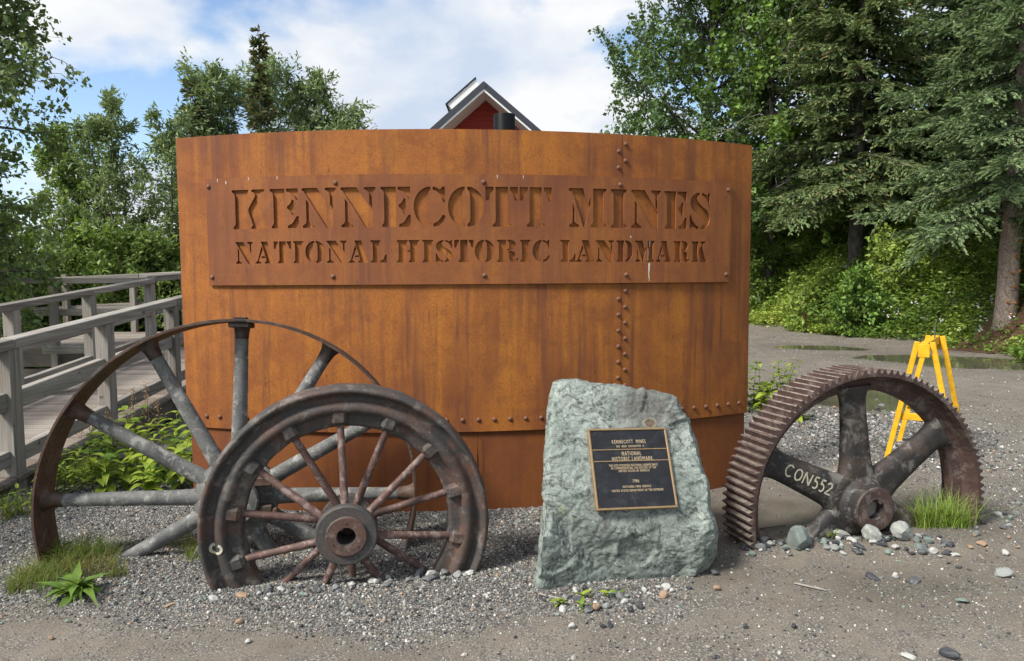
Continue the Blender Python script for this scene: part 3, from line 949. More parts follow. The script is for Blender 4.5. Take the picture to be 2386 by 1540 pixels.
for i in range(14):
    t = rad(92.9 + 360 / 14 * i); c, s = math.cos(t), math.sin(t)
    if s * .6 + C2[2] > -.12:
        mb = MB()
        Mr = W2 @ np.array([[s, 0, c], [0, 1, 0], [-c, 0, s]])
        mb.box(loc(C2, W2, c * .590, .034, s * .590), (.082, .058, .088), Mr, .018)
        b_ = mb.build('spoke_boss', MT['flange'], frim, True, angle=.5)
    mb = MB()
    yh = -.075 if i % 2 == 0 else .085
    r0, r1 = .085, .57
    mb.tube([loc(C2, W2, c * (r0 + (r1 - r0) * u), yh + (.055 - yh) * u, s * (r0 + (r1 - r0) * u)) for u in (0, .25, .5, .75, 1)], [.0225, .021, .020, .0195, .0195], 12)
    mb.build('spoke', MT['spoke_rust'], fw, True, angle=.9)
mb = MB()
mb.revolve([(.048, -.122), (.100, -.124), (.104, -.120), (.104, -.112), (.150, -.112), (.158, -.105), (.160, -.075), (.152, -.060), (.105, -.050), (.098, -.03), (.098, .05), (.11, .07), (.148, .075), (.15, .115), (.10, .125), (.048, .125)], C2, W2, 56)
fh = mb.build('hub', MT['hub_dark'], fw, True, angle=.5)
mb = MB(); mb.revolve([(.049, -.118), (.049, -.1255), (.099, -.1265), (.1025, -.121)], C2, W2, 48, False); mb.build('hub_face', MT['hub_rust'], fh, True, angle=.5)
mb = MB(); mb.box(loc(C2, W2, -.030, -.06, .043), (.026, .12, .022), W2); mb.build('key', MT['hub_dark'], fh)
mb = MB(); mb.revolve([(.0, .03), (.0482, .03), (.0482, .04), (0, .04)], C2, W2, 24, True); mb.build('bore_soil', MT['soil'], fh)
for t in (92, 205, 318):
    c, s = math.cos(rad(t)), math.sin(rad(t)); p = loc(C2, W2, c * .076, -.1262, s * .076)
    mb = MB(); mb.tube([p, p + W2 @ np.array([0, -.0035, 0])], .0055, 8); mb.build('screw', MT['hub_dark'], fh)


def stroke(name, pts, w, mat, parent, surf):
    """flat painted stroke through 2-d points laid on surf(u, v) -> point"""
    pts = np.asarray(pts, float); V = []; F = []
    fine = []
    for i in range(len(pts) - 1):
        for u in np.linspace(0, 1, 5)[:-1]: fine.append(pts[i] * (1 - u) + pts[i + 1] * u)
    fine.append(pts[-1]); fine = np.array(fine)
    for i in range(len(fine)):
        t = fine[min(i + 1, len(fine) - 1)] - fine[max(i - 1, 0)]; t /= np.linalg.norm(t) + 1e-9
        nn = np.array([-t[1], t[0]]) * w / 2 * (1 + .25 * math.sin(i * 2.7 + len(pts)))
        V.append(surf(*(fine[i] + nn))); V.append(surf(*(fine[i] - nn)))
    F = [(2 * i, 2 * i + 1, 2 * i + 3, 2 * i + 2) for i in range(len(fine) - 1)]
    mb = MB(); mb.add(np.array(V), F)
    return mb.build(name, mat, parent)


ppr = np.array(prof)[:16]


def flange_surf(t_, r):      # t_ metres along the arc at r=.66 from 180 degrees, lies on the front face
    y = np.interp(-r, -ppr[:, 0], ppr[:, 1]) - .0042
    th = math.pi + t_ / .66
    return loc(C2, W2, r * math.cos(th), y, r * math.sin(th))


ring = [(.07 + .024 * math.cos(t), .665 + .030 * math.sin(t)) for t in np.linspace(-2.6, 3.0, 16)]
stroke('chalk_mark', ring, .014, MT['paint_white'], frim, flange_surf)
if 0: stroke('chalk_mark', [(.020, .700), (.018, .675), (.021, .645), (.018, .615)], .010, MT['paint_white'], frim, flange_surf)
if 0: stroke('chalk_mark', [(-.035, .698), (-.037, .672), (-.033, .650)], .010, MT['paint_white'], frim, flange_surf)
if 0: stroke('chalk_mark', [(-.115, .70), (-.10, .685), (-.105, .655), (-.10, .625)], .008, MT['paint_white'], frim, flange_surf)

# ------------------------------------------------------------------ spur gear
C3 = np.array([2.132, 4.292, .198]); W3 = wheel_frame(.252, .015); RT = .849; GW = .1405
gear = thing('spur_gear', 'rusty toothed gear wheel with black spokes painted CON 552, half buried on the right', 'gear', (C3[0], C3[1], 0))
NTEETH = 113
mb = MB(); V = []; F = []; nS = NTEETH * 6
shape = [(0.0, .817), (.16, .818), (.31, .836), (.39, .845), (.61, .845), (.69, .836)]
for i in range(NTEETH):
    jit = 1 + .0016 * mnoise.noise(Vector((i * .9, 0, 0)))
    for f, ro in shape:
        th = (i + f + .16) / NTEETH * 2 * math.pi
        for r, y in ((ro * jit, -GW), (ro * jit, -GW / 3), (ro * jit, GW / 3), (ro * jit, GW), (.800, GW), (.788, .075), (.768, .048), (.712, .034), (.704, .024), (.704, -.024), (.712, -.034), (.768, -.048), (.788, -.075), (.800, -GW)):
            V.append((r * math.cos(th), y, r * math.sin(th)))
nP = 14
for i in range(nS):
    i2 = (i + 1) % nS
    for j in range(nP):
        F.append((i * nP + j, i2 * nP + j, i2 * nP + (j + 1) % nP, i * nP + (j + 1) % nP))
V = np.array(V)
for i in range(len(V)):
    V[i] += .0025 * np.array(mnoise.noise_vector(Vector(V[i] * 40)))
mb.add(V @ W3.T + C3, F)
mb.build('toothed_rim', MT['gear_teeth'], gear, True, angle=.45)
for i in range(6):
    t = rad(94.3 + 60 * i); c, s = math.cos(t), math.sin(t)
    if i == 3: continue
    mb = MB()
    rr = [.08, .15, .20, .26, .36, .52, .62, .665, .69, .712, .735]
    rd = [.160, .140, .118, .106, .098, .089, .086, .090, .098, .112, .130]
    mb.tube([loc(C3, W3, c * r, -.012, s * r) for r in rr], rd, 24, True, .62, W3 @ np.array([-s, 0, c]))
    # squarer cross-section towards the rim so that the flare stays inside the rim width
    V = mb.V[0]; L = (V - C3) @ W3
    L[:, 1] = np.clip(L[:, 1], -.062, .05)
    rr_ = np.hypot(L[:, 0], L[:, 2]); f_ = np.minimum(1, .760 / rr_); L[:, 0] *= f_; L[:, 2] *= f_
    mb.V[0] = L @ W3.T + C3
    sp = mb.build('spoke', MT['gear_black'], gear, True, angle=.9)
    if i == 1: con_spoke = sp
mb = MB()
mb.revolve([(.062, -.165), (.132, -.168), (.138, -.160), (.142, -.10), (.165, -.065), (.21, -.045), (.215, .03), (.165, .06), (.142, .10), (.138, .16), (.062, .165)], C3, W3, 56)
gh = mb.build('hub', MT['gear_black'], gear, True, angle=.5)
mb = MB(); mb.revolve([(.063, -.163), (.063, -.1695), (.130, -.1715), (.1365, -.163)], C3, W3, 48, False); mb.build('hub_face', MT['gear_rust'], gh, True, angle=.5)
mb = MB(); mb.revolve([(0, -.105), (.0622, -.105), (.0622, -.08), (0, -.08)], C3, W3, 24)
mb.build('bore_soil', mat_plain('dried_mud', (.30, .26, .22), .95, .1, .4, 30), gh)
mb = MB(); mb.box(loc(C3, W3, .040, -.11, .048), (.03, .115, .024), W3 @ np.array([[.77, 0, -.64], [0, 1, 0], [.64, 0, .77]])); mb.build('key', MT['gear_rust'], gh)
# CON 552 in brushed paint along the second spoke
ts = rad(154.3); cs_, ss_ = math.cos(ts), math.sin(ts)


def spoke_surf(u, v):        # u runs from the rim to the hub, v across (up is positive)
    r = .655 - u
    hw_ = np.interp(r, [.26, .36, .52, .62], [.106, .098, .089, .086])
    y = -.012 - .62 * math.sqrt(max(hw_ ** 2 - v * v, 1e-6))
    y = max(y, -.062) - .0025
    return loc(C3, W3, cs_ * r + ss_ * v * 1.0, y, ss_ * r - cs_ * v)


GL = {'C': [[(.9, .85), (.6, 1), (.25, .92), (.02, .6), (.02, .35), (.25, .05), (.6, 0), (.9, .12)]],
      'O': [[(.5, 1), (.15, .85), (0, .5), (.15, .12), (.5, 0), (.85, .15), (1, .5), (.85, .85), (.5, 1)]],
      'N': [[(0, 0), (.05, 1)], [(.05, 1), (.9, 0)], [(.9, 0), (1, 1)]],
      '5': [[(.85, 1), (.2, 1)], [(.2, 1), (.1, .58), (.5, .64), (.85, .45), (.88, .2), (.6, 0), (.1, .05)]],
      '2': [[(.05, .8), (.3, 1), (.7, .95), (.85, .72), (.5, .4), (.0, .02)], [(0, .02), (.95, .02)]]}
u = .05
for ch, wd, gap in (('C', .052, .018), ('O', .05, .018), ('N', .052, .022), ('5', .036, .014), ('5', .036, .014), ('2', .042, 0)):
    for st in GL[ch]:
        stroke('painted_letter', [(u + x * wd, -.034 + y * .070) for x, y in st], .0095, MT['paint_white'], con_spoke, spoke_surf)
    u += wd + gap

# ------------------------------------------------------------------ boulder with plaque
PQ = dict(x=.631, z=.587, yaw=.205, tilt=.482, roll=-.033, w=.444, h=.431)
BOUT = [(275, 155), (330, 140), (420, 140), (500, 160), (600, 170), (690, 190), (745, 205), (780, 193), (850, 200), (930, 215), (970, 240), (985, 275), (1000, 325), (1055, 350), (1065, 420), (1105, 505), (1125, 600), (1160, 700), (1165, 780), (1165, 880), (1190, 930), (1205, 1000), (1200, 1050), (1150, 1110), (1085, 1150), (1080, 1210), (1040, 1260), (960, 1285), (800, 1310), (650, 1335), (500, 1368), (400, 1360), (300, 1335), (230, 1312), (158, 1290), (165, 1200), (180, 1050), (195, 900), (215, 740), (225, 560), (235, 400), (250, 250)]
PLN = wheel_frame(PQ['yaw'], PQ['tilt']); PQC = np.array([PQ['x'], 3.68, PQ['z']])


def face_y(x, z):
    """depth of the boulder's front face"""
    n = PLN[:, 1]
    y = PQC[1] - (n[0] * (x - PQC[0]) + n[2] * (z - PQC[2])) / n[1]
    ylow = PQC[1] - (n[0] * (x - PQC[0]) + n[2] * (.30 - PQC[2])) / n[1]
    return np.where(z < .30, ylow + .15 * (.30 - z) + .5 * np.clip(.12 - z, 0, 1), y)


def outline(dy):
    out = []
    for x, y in BOUT:
        px, py = (1850 + x / 1.54) * .6355, (1300 + y / 1.54) * .6355
        Y = 3.7
        for _ in range(25):
            p = at_y(px, py, Y); Y = float(face_y(p[0], p[2])) + dy
        out.append(at_y(px, py, Y))
    return np.array(out)


lay = []
o0 = outline(.07); cen = o0.mean(0)
lay.append(cen + (outline(.0) - cen) * np.array([.86, 1, .88]) + [0, -.005, 0])
lay[0][:, 1] = face_y(lay[0][:, 0], lay[0][:, 2]) + .002
lay.append(cen + (outline(.02) - cen) * np.array([.955, 1, .96])); lay[1][:, 1] = face_y(lay[1][:, 0], lay[1][:, 2]) + .005
lay.append(o0)
l3 = cen + (outline(.24) - cen) * np.array([.99, 1, .97]); lay.append(l3)
l4 = cen + (outline(.40) - cen) * np.array([.86, 1, .90]); lay.append(l4)
l5 = cen + (outline(.50) - cen) * np.array([.55, 1, .70]); lay.append(l5)
for L in lay:
    low = L[:, 2] < .12; L[low, 2] -= .10
nO = len(BOUT); V = np.concatenate(lay); F = []
for l in range(len(lay) - 1):
    for i in range(nO): F.append((l * nO + i, l * nO + (i + 1) % nO, (l + 1) * nO + (i + 1) % nO, (l + 1) * nO + i))
F.append(tuple(range(nO))[::-1]); F.append(tuple((len(lay) - 1) * nO + i for i in range(nO)))
B0 = np.array([.62, 3.78, 0])
me = mesh_np('boulder_raw', V - B0, F)
bm = bmesh.new(); bm.from_mesh(me); bmesh.ops.recalc_face_normals(bm, faces=bm.faces); bmesh.ops.triangulate(bm, faces=bm.faces); bm.to_mesh(me); bm.free()
tmp = bpy.data.objects.new('boulder_raw', me); COL.objects.link(tmp)
md = tmp.modifiers.new('remesh', 'REMESH'); md.mode = 'VOXEL'; md.voxel_size = .0095; md.use_smooth_shade = True
dg = bpy.context.evaluated_depsgraph_get()
bme = bpy.data.meshes.new_from_object(tmp.evaluated_get(dg)); bme.name = 'boulder'
bpy.data.objects.remove(tmp)
nb = len(bme.vertices); co = np.zeros(nb * 3, np.float32); bme.vertices.foreach_get('co', co); co = co.reshape(-1, 3).astype(float)
no = np.zeros(nb * 3, np.float32); bme.vertices.foreach_get('normal', no); no = no.reshape(-1, 3).astype(float)
Rf = W3  # any rotated basis for the foliation of the rock
for i in range(nb):
    p = Vector(co[i])
    q = Vector((p.x * 1.0 + p.z * .35, p.y, p.z - p.x * .25))
    warp = mnoise.noise_vector(q * 2.2) * .35
    d = .011 * mnoise.fractal(q * 2.6 + Vector((5, 1, 2)), 1.0, 2.1, 3)
    fol = Vector((q.x * 5.5, q.y * 5.5, q.z * 9)) + warp * 5
    cell = mnoise.voronoi(fol)[0]
    d -= .005 * max(0.0, .08 - (cell[1] - cell[0])) / .08
    pl_ = mnoise.voronoi(Vector((q.x * 2.6, q.y * 2.6, q.z * 3.4)) + warp * 1.5)
    d += .010 * (mnoise.cell(pl_[1][0] * 7.7) - .5)
    d += .0045 * mnoise.fractal(Vector((q.x * 13, q.y * 13, q.z * 20)) + warp * 6, .7, 2.2, 5)
    d += .003 * mnoise.noise(Vector((q.x * 60, q.y * 60, q.z * 85)))
    ax = (co[i] + B0 - PQC) @ PLN
    m = max(abs(ax[0]) / .25, abs(ax[2]) / .245)
    if m < 1.1 and ax[1] < .1:      # ground flat where the plaque is bolted on
        f = np.clip((m - .85) / .25, 0, 1); d *= (.15 + .85 * f)
    co[i] += no[i] * d
    if m < .90 and ax[1] < .1:
        a2 = (co[i] + B0 - PQC) @ PLN
        if a2[1] < .006: co[i] = PQC + PLN @ np.array([a2[0], .006, a2[2]]) - B0
bme.vertices.foreach_set('co', co.astype(np.float32).ravel()); bme.update()
bme.polygons.foreach_set('use_smooth', np.ones(len(bme.polygons), bool))
k = NT('greenstone')
w = k.noise(2.2, 4, .6, None, .3, 'Color')
wv = k.n('ShaderNodeVectorMath', operation='ADD'); k.t.links.new(k.co((1, 1, 2.2)), wv.inputs[0]); k.t.links.new(w, wv.inputs[1])
base = k.ramp(k.noise(3.0, 7, .66, wv.outputs[0], .8), [(.28, (.130, .160, .142)), (.44, (.215, .250, .222)), (.58, (.280, .318, .284)), (.76, (.37, .405, .37))])
cr = k.noise(13, 9, .78, wv.outputs[0], .35)
base = k.mix(k.ramp(cr, [(.40, .9), (.50, 0)]), base, (.045, .052, .048))
ed = k.voro(6, wv.outputs[0], 'DISTANCE_TO_EDGE')
base = k.mix(k.ramp(ed, [(0, .7), (.022, 0)]), base, (.05, .053, .05))
base = k.mix(k.ramp(cr, [(.60, 0), (.76, .4)]), base, (.42, .48, .43))
dk = k.noise(2.1, 6, .7, k.co(loc=(2.3, 1, 4)), .5)
base = k.mix(k.ramp(dk, [(.56, 0), (.70, .75)]), base, (.085, .080, .075))
st1 = k.n('ShaderNodeVectorMath', operation='DISTANCE'); k.t.links.new(k.co((1, 0, 1.25)), st1.inputs[0]); st1.inputs[1].default_value = (.13, 0, .87 * 1.25)
stn = k.math('ADD', st1.outputs['Value'], k.math('MULTIPLY', k.noise(6, 4, .6), .16))
base = k.mix(k.ramp(stn, [(.16, .75), (.36, 0)]), base, (.085, .075, .068))
st2 = k.n('ShaderNodeVectorMath', operation='DISTANCE'); k.t.links.new(k.co((1, 0, 1.5)), st2.inputs[0]); st2.inputs[1].default_value = (.135, 0, .80 * 1.5)
st2v = k.math('ADD', st2.outputs['Value'], k.math('MULTIPLY', k.noise(40, 3, .6), .02))
base = k.mix(k.ramp(st2v, [(.030, .9), (.048, .9), (.052, 0)]), base, k.ramp(st2v, [(.038, (.11, .075, .05)), (.046, (.27, .25, .17))]))
li = k.noise(3.4, 4, .55, k.co(loc=(7, 3, 1)))
base = k.mix(k.ramp(li, [(.69, 0), (.745, .65)]), base, (.43, .47, .22))
sp_ = k.noise(75, 5, .7)
base = k.mix(k.ramp(sp_, [(.30, .7), (.46, 0)]), base, (.05, .06, .058))
base = k.mix(k.ramp(sp_, [(.60, 0), (.74, .6)]), base, (.55, .60, .55))
k.bump(k.mix(.45, cr, sp_), .9, .008)
MT['rock'] = k.fin(base, .7, 0, .35)
boulder = link('boulder', bme, MT['rock'], None, tuple(B0))
tag(boulder, 'large upright grey-green boulder with a bronze plaque on its face', 'boulder')

plq = thing('plaque', 'dark bronze plaque with raised lettering fixed to the green boulder', 'plaque', tuple(PQC))
Rz = np.array([[math.cos(PQ['roll']), 0, -math.sin(PQ['roll'])], [0, 1, 0], [math.sin(PQ['roll']), 0, math.cos(PQ['roll'])]])
PM = PLN @ Rz
pw, ph = PQ['w'], PQ['h']
PF = -.012         # front of the plate relative to the boulder face plane


def pq(x, y, z): return PQC + PM @ np.array([x, y, z])


mb = MB(); mb.box(pq(0, PF + .012, 0), (pw - .016, .024, ph - .016), PM, .001); mb.build('backing', MT['plaque_black'], plq)
for (cx, cz, sx, sz) in ((0, ph / 2 - .0055, pw, .011), (0, -ph / 2 + .0055, pw, .011), (-pw / 2 + .0055, 0, .011, ph - .022), (pw / 2 - .0055, 0, .011, ph - .022)):
    mb = MB(); mb.box(pq(cx, PF + .009, cz), (sx, .031, sz), PM, .002); mb.build('border', MT['bronze'], plq)
for cz in (.100, .038):
    mb = MB(); mb.box(pq(0, PF - .0005, cz), (pw - .0225, .005, .0055), PM, .001); mb.build('divider', MT['bronze'], plq)
LINES = [('KENNECOTT  MINES', .141, .0210, .190, .0), ('HAS  BEEN  DESIGNATED  A', .1165, .0125, .155, .004), ('NATIONAL', .0765, .0235, .108, .006), ('HISTORIC LANDMARK', .0480, .0235, .228, .008),
         ('THIS SITE POSSESSES NATIONAL SIGNIFICANCE', .0140, .0130, .272, .008), ('IN COMMEMORATING THE HISTORY OF THE', -.0010, .0130, .250, .008), ('UNITED STATES OF AMERICA', -.0160, .0130, .172, .008),
         ('1986', -.0700, .0190, .033, .010), ('NATIONAL PARK SERVICE', -.0990, .0130, .155, .012), ('UNITED STATES DEPARTMENT OF THE INTERIOR', -.1190, .0130, .284, .014)]
for txt, zc, hgt_, wid, xo in LINES:
    cu = bpy.data.curves.new('inscription', 'FONT'); cu.body = txt; cu.align_x = 'CENTER'; cu.align_y = 'CENTER'; cu.space_character = 1.28
    cu.size = hgt_ * 1.3; cu.extrude = .0012; cu.offset = 0; cu.resolution_u = 2
    o = bpy.data.objects.new('inscription', cu); COL.objects.link(o); cu.materials.append(MT['letters'])
    tme = bpy.data.meshes.new_from_object(o.evaluated_get(bpy.context.evaluated_depsgraph_get())); tme.name = 'inscription'
    bpy.data.objects.remove(o); bpy.data.curves.remove(cu)
    xs_ = [v.co.x for v in tme.vertices]
    sx = wid / max(max(xs_) - min(xs_), 1e-4)
    if not tme.materials: tme.materials.append(MT['letters'])
    o = bpy.data.objects.new('inscription', tme); COL.objects.link(o)
    Mx = Matrix(((PM[0, 0] * sx, PM[0, 2] * 1.05, -PM[0, 1], 0), (PM[1, 0] * sx, PM[1, 2] * 1.05, -PM[1, 1], 0), (PM[2, 0] * sx, PM[2, 2] * 1.05, -PM[2, 1], 0), (0, 0, 0, 1)))
    o.parent = plq
    o.matrix_local = Matrix.Translation(pq(xo, PF - .0008, zc) - OFF[plq]) @ Mx

# ------------------------------------------------------------------ yellow sawhorse
S = dict(x=3.68, y=6.168, yaw=.934, H=1.052, L=.842, a=.263, b=-.06)
ax = np.array([math.cos(S['yaw']), math.sin(S['yaw']), 0]); pr = np.array([math.sin(S['yaw']), -math.cos(S['yaw']), 0])
SCn = np.array([S['x'], S['y'], 0.0])
saw = thing('sawhorse', 'bright yellow wooden sawhorse standing on the gravel behind the gear', 'sawhorse', tuple(SCn))
Msaw = np.stack([pr, ax, np.array([0, 0, 1.0])], 1)
mb = MB(); mb.box(SCn + [0, 0, S['H'] - .045], (.06, S['L'] + .05, .08), Msaw, .006); mb.build('beam', MT['yellow'], saw)
for e in (-1, 1):
    for sd in (-1, 1):
        ft = SCn + ax * e * (S['L'] / 2 + S['b']) + pr * sd * S['a']
        ft[2] = height(ft[0], ft[1]) - .01
        tp = SCn + ax * e * (S['L'] / 2 - .03) + pr * sd * .055 + [0, 0, S['H'] - .005]
        mb = MB(); mb.beam(ft, tp, .026, .042, up=tuple(pr * sd), bev=.003); mb.build('leg', MT['yellow'], saw)
    zc = .40; f = zc / S['H']; wd = S['a'] * (1 - f) + .055 * f
    q = SCn + ax * e * (S['L'] / 2 + S['b'] * (1 - f) - .03 * f - .03)
    mb = MB(); mb.box(q + [0, 0, zc], (2 * wd + .05, .020, .060), Msaw, .003); mb.build('crossbar', MT['yellow'], saw)
    mb = MB(); mb.box(SCn + ax * e * (S['L'] / 2 + .02) + [0, 0, S['H'] - .075], (.085, .02, .11), Msaw, .004); mb.build('end_plate', MT['yellow'], saw)
q = SCn + ax * .12
mb = MB(); mb.box(q + pr * .02 + [0, 0, S['H'] + .03], (.008, .035, .20), Msaw @ np.array([[1, 0, 0], [0, .97, .22], [0, -.22, .97]]), .001); mb.build('upright_strip', MT['hub_dark'], saw)

# ------------------------------------------------------------------ boardwalk ramp at the left
RX = -3.80                 # line of the near railing
LX = -5.37                 # line of the far railing
RS = .088                  # rise per metre


def deck_z(y): return .14 + RS * (y - 5.3)


ramp = thing('boardwalk_ramp', 'grey weathered wooden ramp with plank deck and three-rail railings left of the sign', 'ramp', (-4.6, 7.0, 0))
RY0, RY1 = 3.6, 10.6
pln = .138; mb = MB(); mb.box((0, 0, 0), (RX - LX + .16, pln - .010, .038), np.eye(3), .003)
plank_me = mesh_np('plank', np.concatenate(mb.V), mb.F); plank_me.materials.append(MT['deck'])
rn = random.Random(3)
y = RY0
tilt_x = math.atan(RS)
while y < RY1:
    o = bpy.data.objects.new('plank', plank_me); COL.objects.link(o); o.parent = ramp
    p = np.array([(RX + LX) / 2 + rn.uniform(-.008, .008), y, deck_z(y) - .019 + rn.uniform(-.0015, .0015)]) - OFF[ramp]
    o.matrix_local = Matrix.Translation(p) @ Matrix.Rotation(tilt_x, 4, 'X') @ Matrix.Rotation(rn.uniform(-.004, .004), 4, 'Y')
    y += pln
for x in (RX - .02, LX + .02):
    mb = MB(); mb.beam((x, RY0, deck_z(RY0) - .165), (x, RY1, deck_z(RY1) - .165), .05, .24); mb.build('stringer', MT['dark_wood'], ramp)


def railing(parent, x, ys, y0, y1, face, rails=((1.03, .045, .14), (.63, .075, .14), (.19, .075, .115)), zf=deck_z, post=.118):
    """posts at ys, rails run along y on the 'face' side"""
    for yy in ys:
        mb = MB(); zb = min(0, zf(yy)) - .3 if False else -.15
        mb.box((x, yy, (zb + zf(yy) + .985) / 2), (post, post, zf(yy) + .985 - zb), np.eye(3), .004)
        mb.build('post', MT['wood_z'], parent)
    # each rail is made of lengths butted at the posts
    for hi, (hz, th, hh) in enumerate(rails):
        cuts = [y0] + [yy for i, yy in enumerate(ys) if (i % 2 == 1 or hi) and y0 < yy < y1] + [y1]
        for a_, b_ in zip(cuts[:-1], cuts[1:]):
            mb = MB(); g_ = post / 2 - .004 if hi else .003
            if hi == 0:   # cap rail lies on the posts
                mb.beam((x, a_ + .003, zf(a_) + hz - .037), (x, b_ - .003, zf(b_) + hz - .037), .140, .074, bev=.006)
            else:
                mb.beam((x + face * .012, a_ + g_, zf(a_) + hz - hh / 2), (x + face * .012, b_ - g_, zf(b_) + hz - hh / 2), th, hh, bev=.005)
            mb.build('rail', MT['wood_y'], parent)


ys_r = [3.35, 5.27, 6.55, 7.85, 9.15, 10.45]
railing(ramp, RX, ys_r, 3.2, 10.6, -1)
ys_l = [4.6, 6.1, 7.55, 8.95, 10.45]
railing(ramp, LX, ys_l, 3.2, 10.5, 1)

# upper landing behind the ramp
PZ = .60
land = thing('boardwalk_landing', 'raised grey wooden landing with level railings beyond the ramp at the left edge', 'landing', (-7.2, 12.0, 0))
for i in range(16):
    yy = 10.75 + i * .19
    mb = MB(); mb.box((-7.45, yy, PZ - .02), (4.1, .178, .04), np.eye(3), .003); mb.build('plank', MT['deck'], land)
mb = MB(); mb.box((-7.45, 10.64, PZ - .16), (4.1, .05, .28), np.eye(3), .004); mb.build('fascia_board', MT['dark_wood'], land)
mb = MB(); mb.box((-7.45, 10.66, PZ - .46), (4.1, .05, .26), np.eye(3), .004); mb.build('fascia_board', MT['dark_wood'], land)
mb = MB(); mb.box((-6.35, 10.35, PZ - .02), (1.1, .14, .10), np.eye(3), .004); mb.build('step_board', MT['wood_x'], land)
for xx in (-6.9, -7.95, -9.2):
    mb = MB(); mb.box((xx, 10.6, .50), (.10, .10, 2.1), np.eye(3), .004); mb.build('post', MT['wood_z'], land)
for (x0, x1) in ((-9.6, -7.4), (-7.395, -5.42)):
    mb = MB(); mb.box(((x0 + x1) / 2, 10.6, PZ + 1.0), (x1 - x0, .13, .085), np.eye(3), .004); mb.build('rail', MT['wood_x'], land)
mb = MB(); mb.box((-7.5, 10.675, PZ + .52), (4.1, .04, .10), np.eye(3), .004); mb.build('rail', MT['wood_x'], land)
# back railing of the landing and the next flight that climbs to the right
zb = lambda yy: .70 + .06 * (yy - 12)
for xx in (-8.6, -7.3, -6.15):
    mb = MB(); mb.box((xx, 13.6, .62), (.10, .10, 2.2), np.eye(3), .004); mb.build('post', MT['wood_z'], land)
mb = MB(); mb.beam((-9.4, 13.6, 1.60), (-7.15, 13.6, 1.69), .13, .085, bev=.004); mb.build('rail', MT['wood_x'], land)
mb = MB(); mb.beam((-7.14, 13.6, 1.69), (-4.6, 13.6, 1.80), .13, .085, bev=.004); mb.build('rail', MT['wood_x'], land)
mb = MB(); mb.beam((-9.4, 13.66, 1.02), (-4.6, 13.66, 1.24), .04, .12, bev=.004); mb.build('rail', MT['wood_x'], land)
for xx, yy in ((-5.37, 11.6), (-5.37, 12.6), (-5.0, 13.55)):
    mb = MB(); mb.box((xx, yy, .68), (.10, .10, 2.0), np.eye(3), .004); mb.build('post', MT['wood_z'], land)
mb = MB(); mb.beam((-5.37, 10.52, 1.62), (-5.30, 13.5, 1.77), .13, .085, bev=.004); mb.build('rail', MT['wood_y'], land)
mb = MB(); mb.beam((-5.32, 10.52, 1.15), (-5.25, 13.5, 1.30), .04, .12, bev=.004); mb.build('rail', MT['wood_y'], land)
# interpretive panel beyond the railing
ip = thing('information_panel', 'small slanted white information panel beyond the boardwalk railing, beside the sign edge', 'panel', (-6.35, 14.6, 0))
mb = MB(); mb.box((-6.35, 14.62, .55), (.08, .08, 1.5), np.eye(3), .004); mb.build('post', MT['hub_dark'], ip)
mb = MB(); mb.box((-6.35, 14.55, 1.42), (.62, .03, .45), np.array([[1, 0, 0], [0, .8, .6], [0, -.6, .8]]), .004)
k = NT('printed_panel'); MT['print'] = k.fin(k.ramp(k.noise(5, 4, .6), [(.35, (.25, .35, .45)), (.5, (.72, .74, .74)), (.7, (.55, .60, .62))]), .4, 0, .4)
mb.build('board', MT['print'], ip)

# ------------------------------------------------------------------ red house behind the sign, pipe
HY = 14.0
apx = at_y(1127, 189, HY); HXc, HZa = apx[0], apx[2]
SL = math.tan(rad(40.5)); HWD = 3.0; EAVE = HZa - (HWD + .5) * SL
house = thing('red_house', 'red wooden house with dark roof and white eaves, only its gable showing above the sign', 'house', (HXc, HY + 4, 0))
WY = HY + .95; WA = HZa - .13      # wall plane and wall apex


def gable_w(z): return min(HWD, max(0, (WA - z) / SL))


mb = MB(); V = []
hb = .105
z = .0
zs_ = []
while z < WA - .02:
    zs_.append(z); z += hb if z > 3.4 else 1.0 * (3.4 / 4) if z < 3.39 else hb
mb = MB()
for xx in (-HWD, HWD):
    mb.box((HXc + xx, WY + 4, (WA - HWD * SL) / 2), (.16, 8, WA - HWD * SL), np.eye(3))
    mb.build('side_wall', MT['red_siding'], house); mb = MB()
z = 0.0
while z < WA - .03:
    h = .85 if z < 3.3 else hb
    z1 = min(z + h, WA)
    w0, w1 = gable_w(z), gable_w(z1)
    Y0, Y1 = WY, WY + .06; st = .012
    V = [(HXc - w0, Y0 - st, z), (HXc + w0, Y0 - st, z), (HXc + w1, Y0, z1 - .004), (HXc - w1, Y0, z1 - .004), (HXc - w0, Y1, z), (HXc + w0, Y1, z), (HXc + w1, Y1, z1 - .004), (HXc - w1, Y1, z1 - .004)]
    mb = MB(); mb.add(np.array(V), [(0, 1, 2, 3), (5, 4, 7, 6), (0, 4, 5, 1), (3, 2, 6, 7), (0, 3, 7, 4), (1, 5, 6, 2)]); mb.build('siding_board', MT['red_siding'], house)
    z = z1
ct, st_ = math.cos(rad(40.5)), math.sin(rad(40.5))
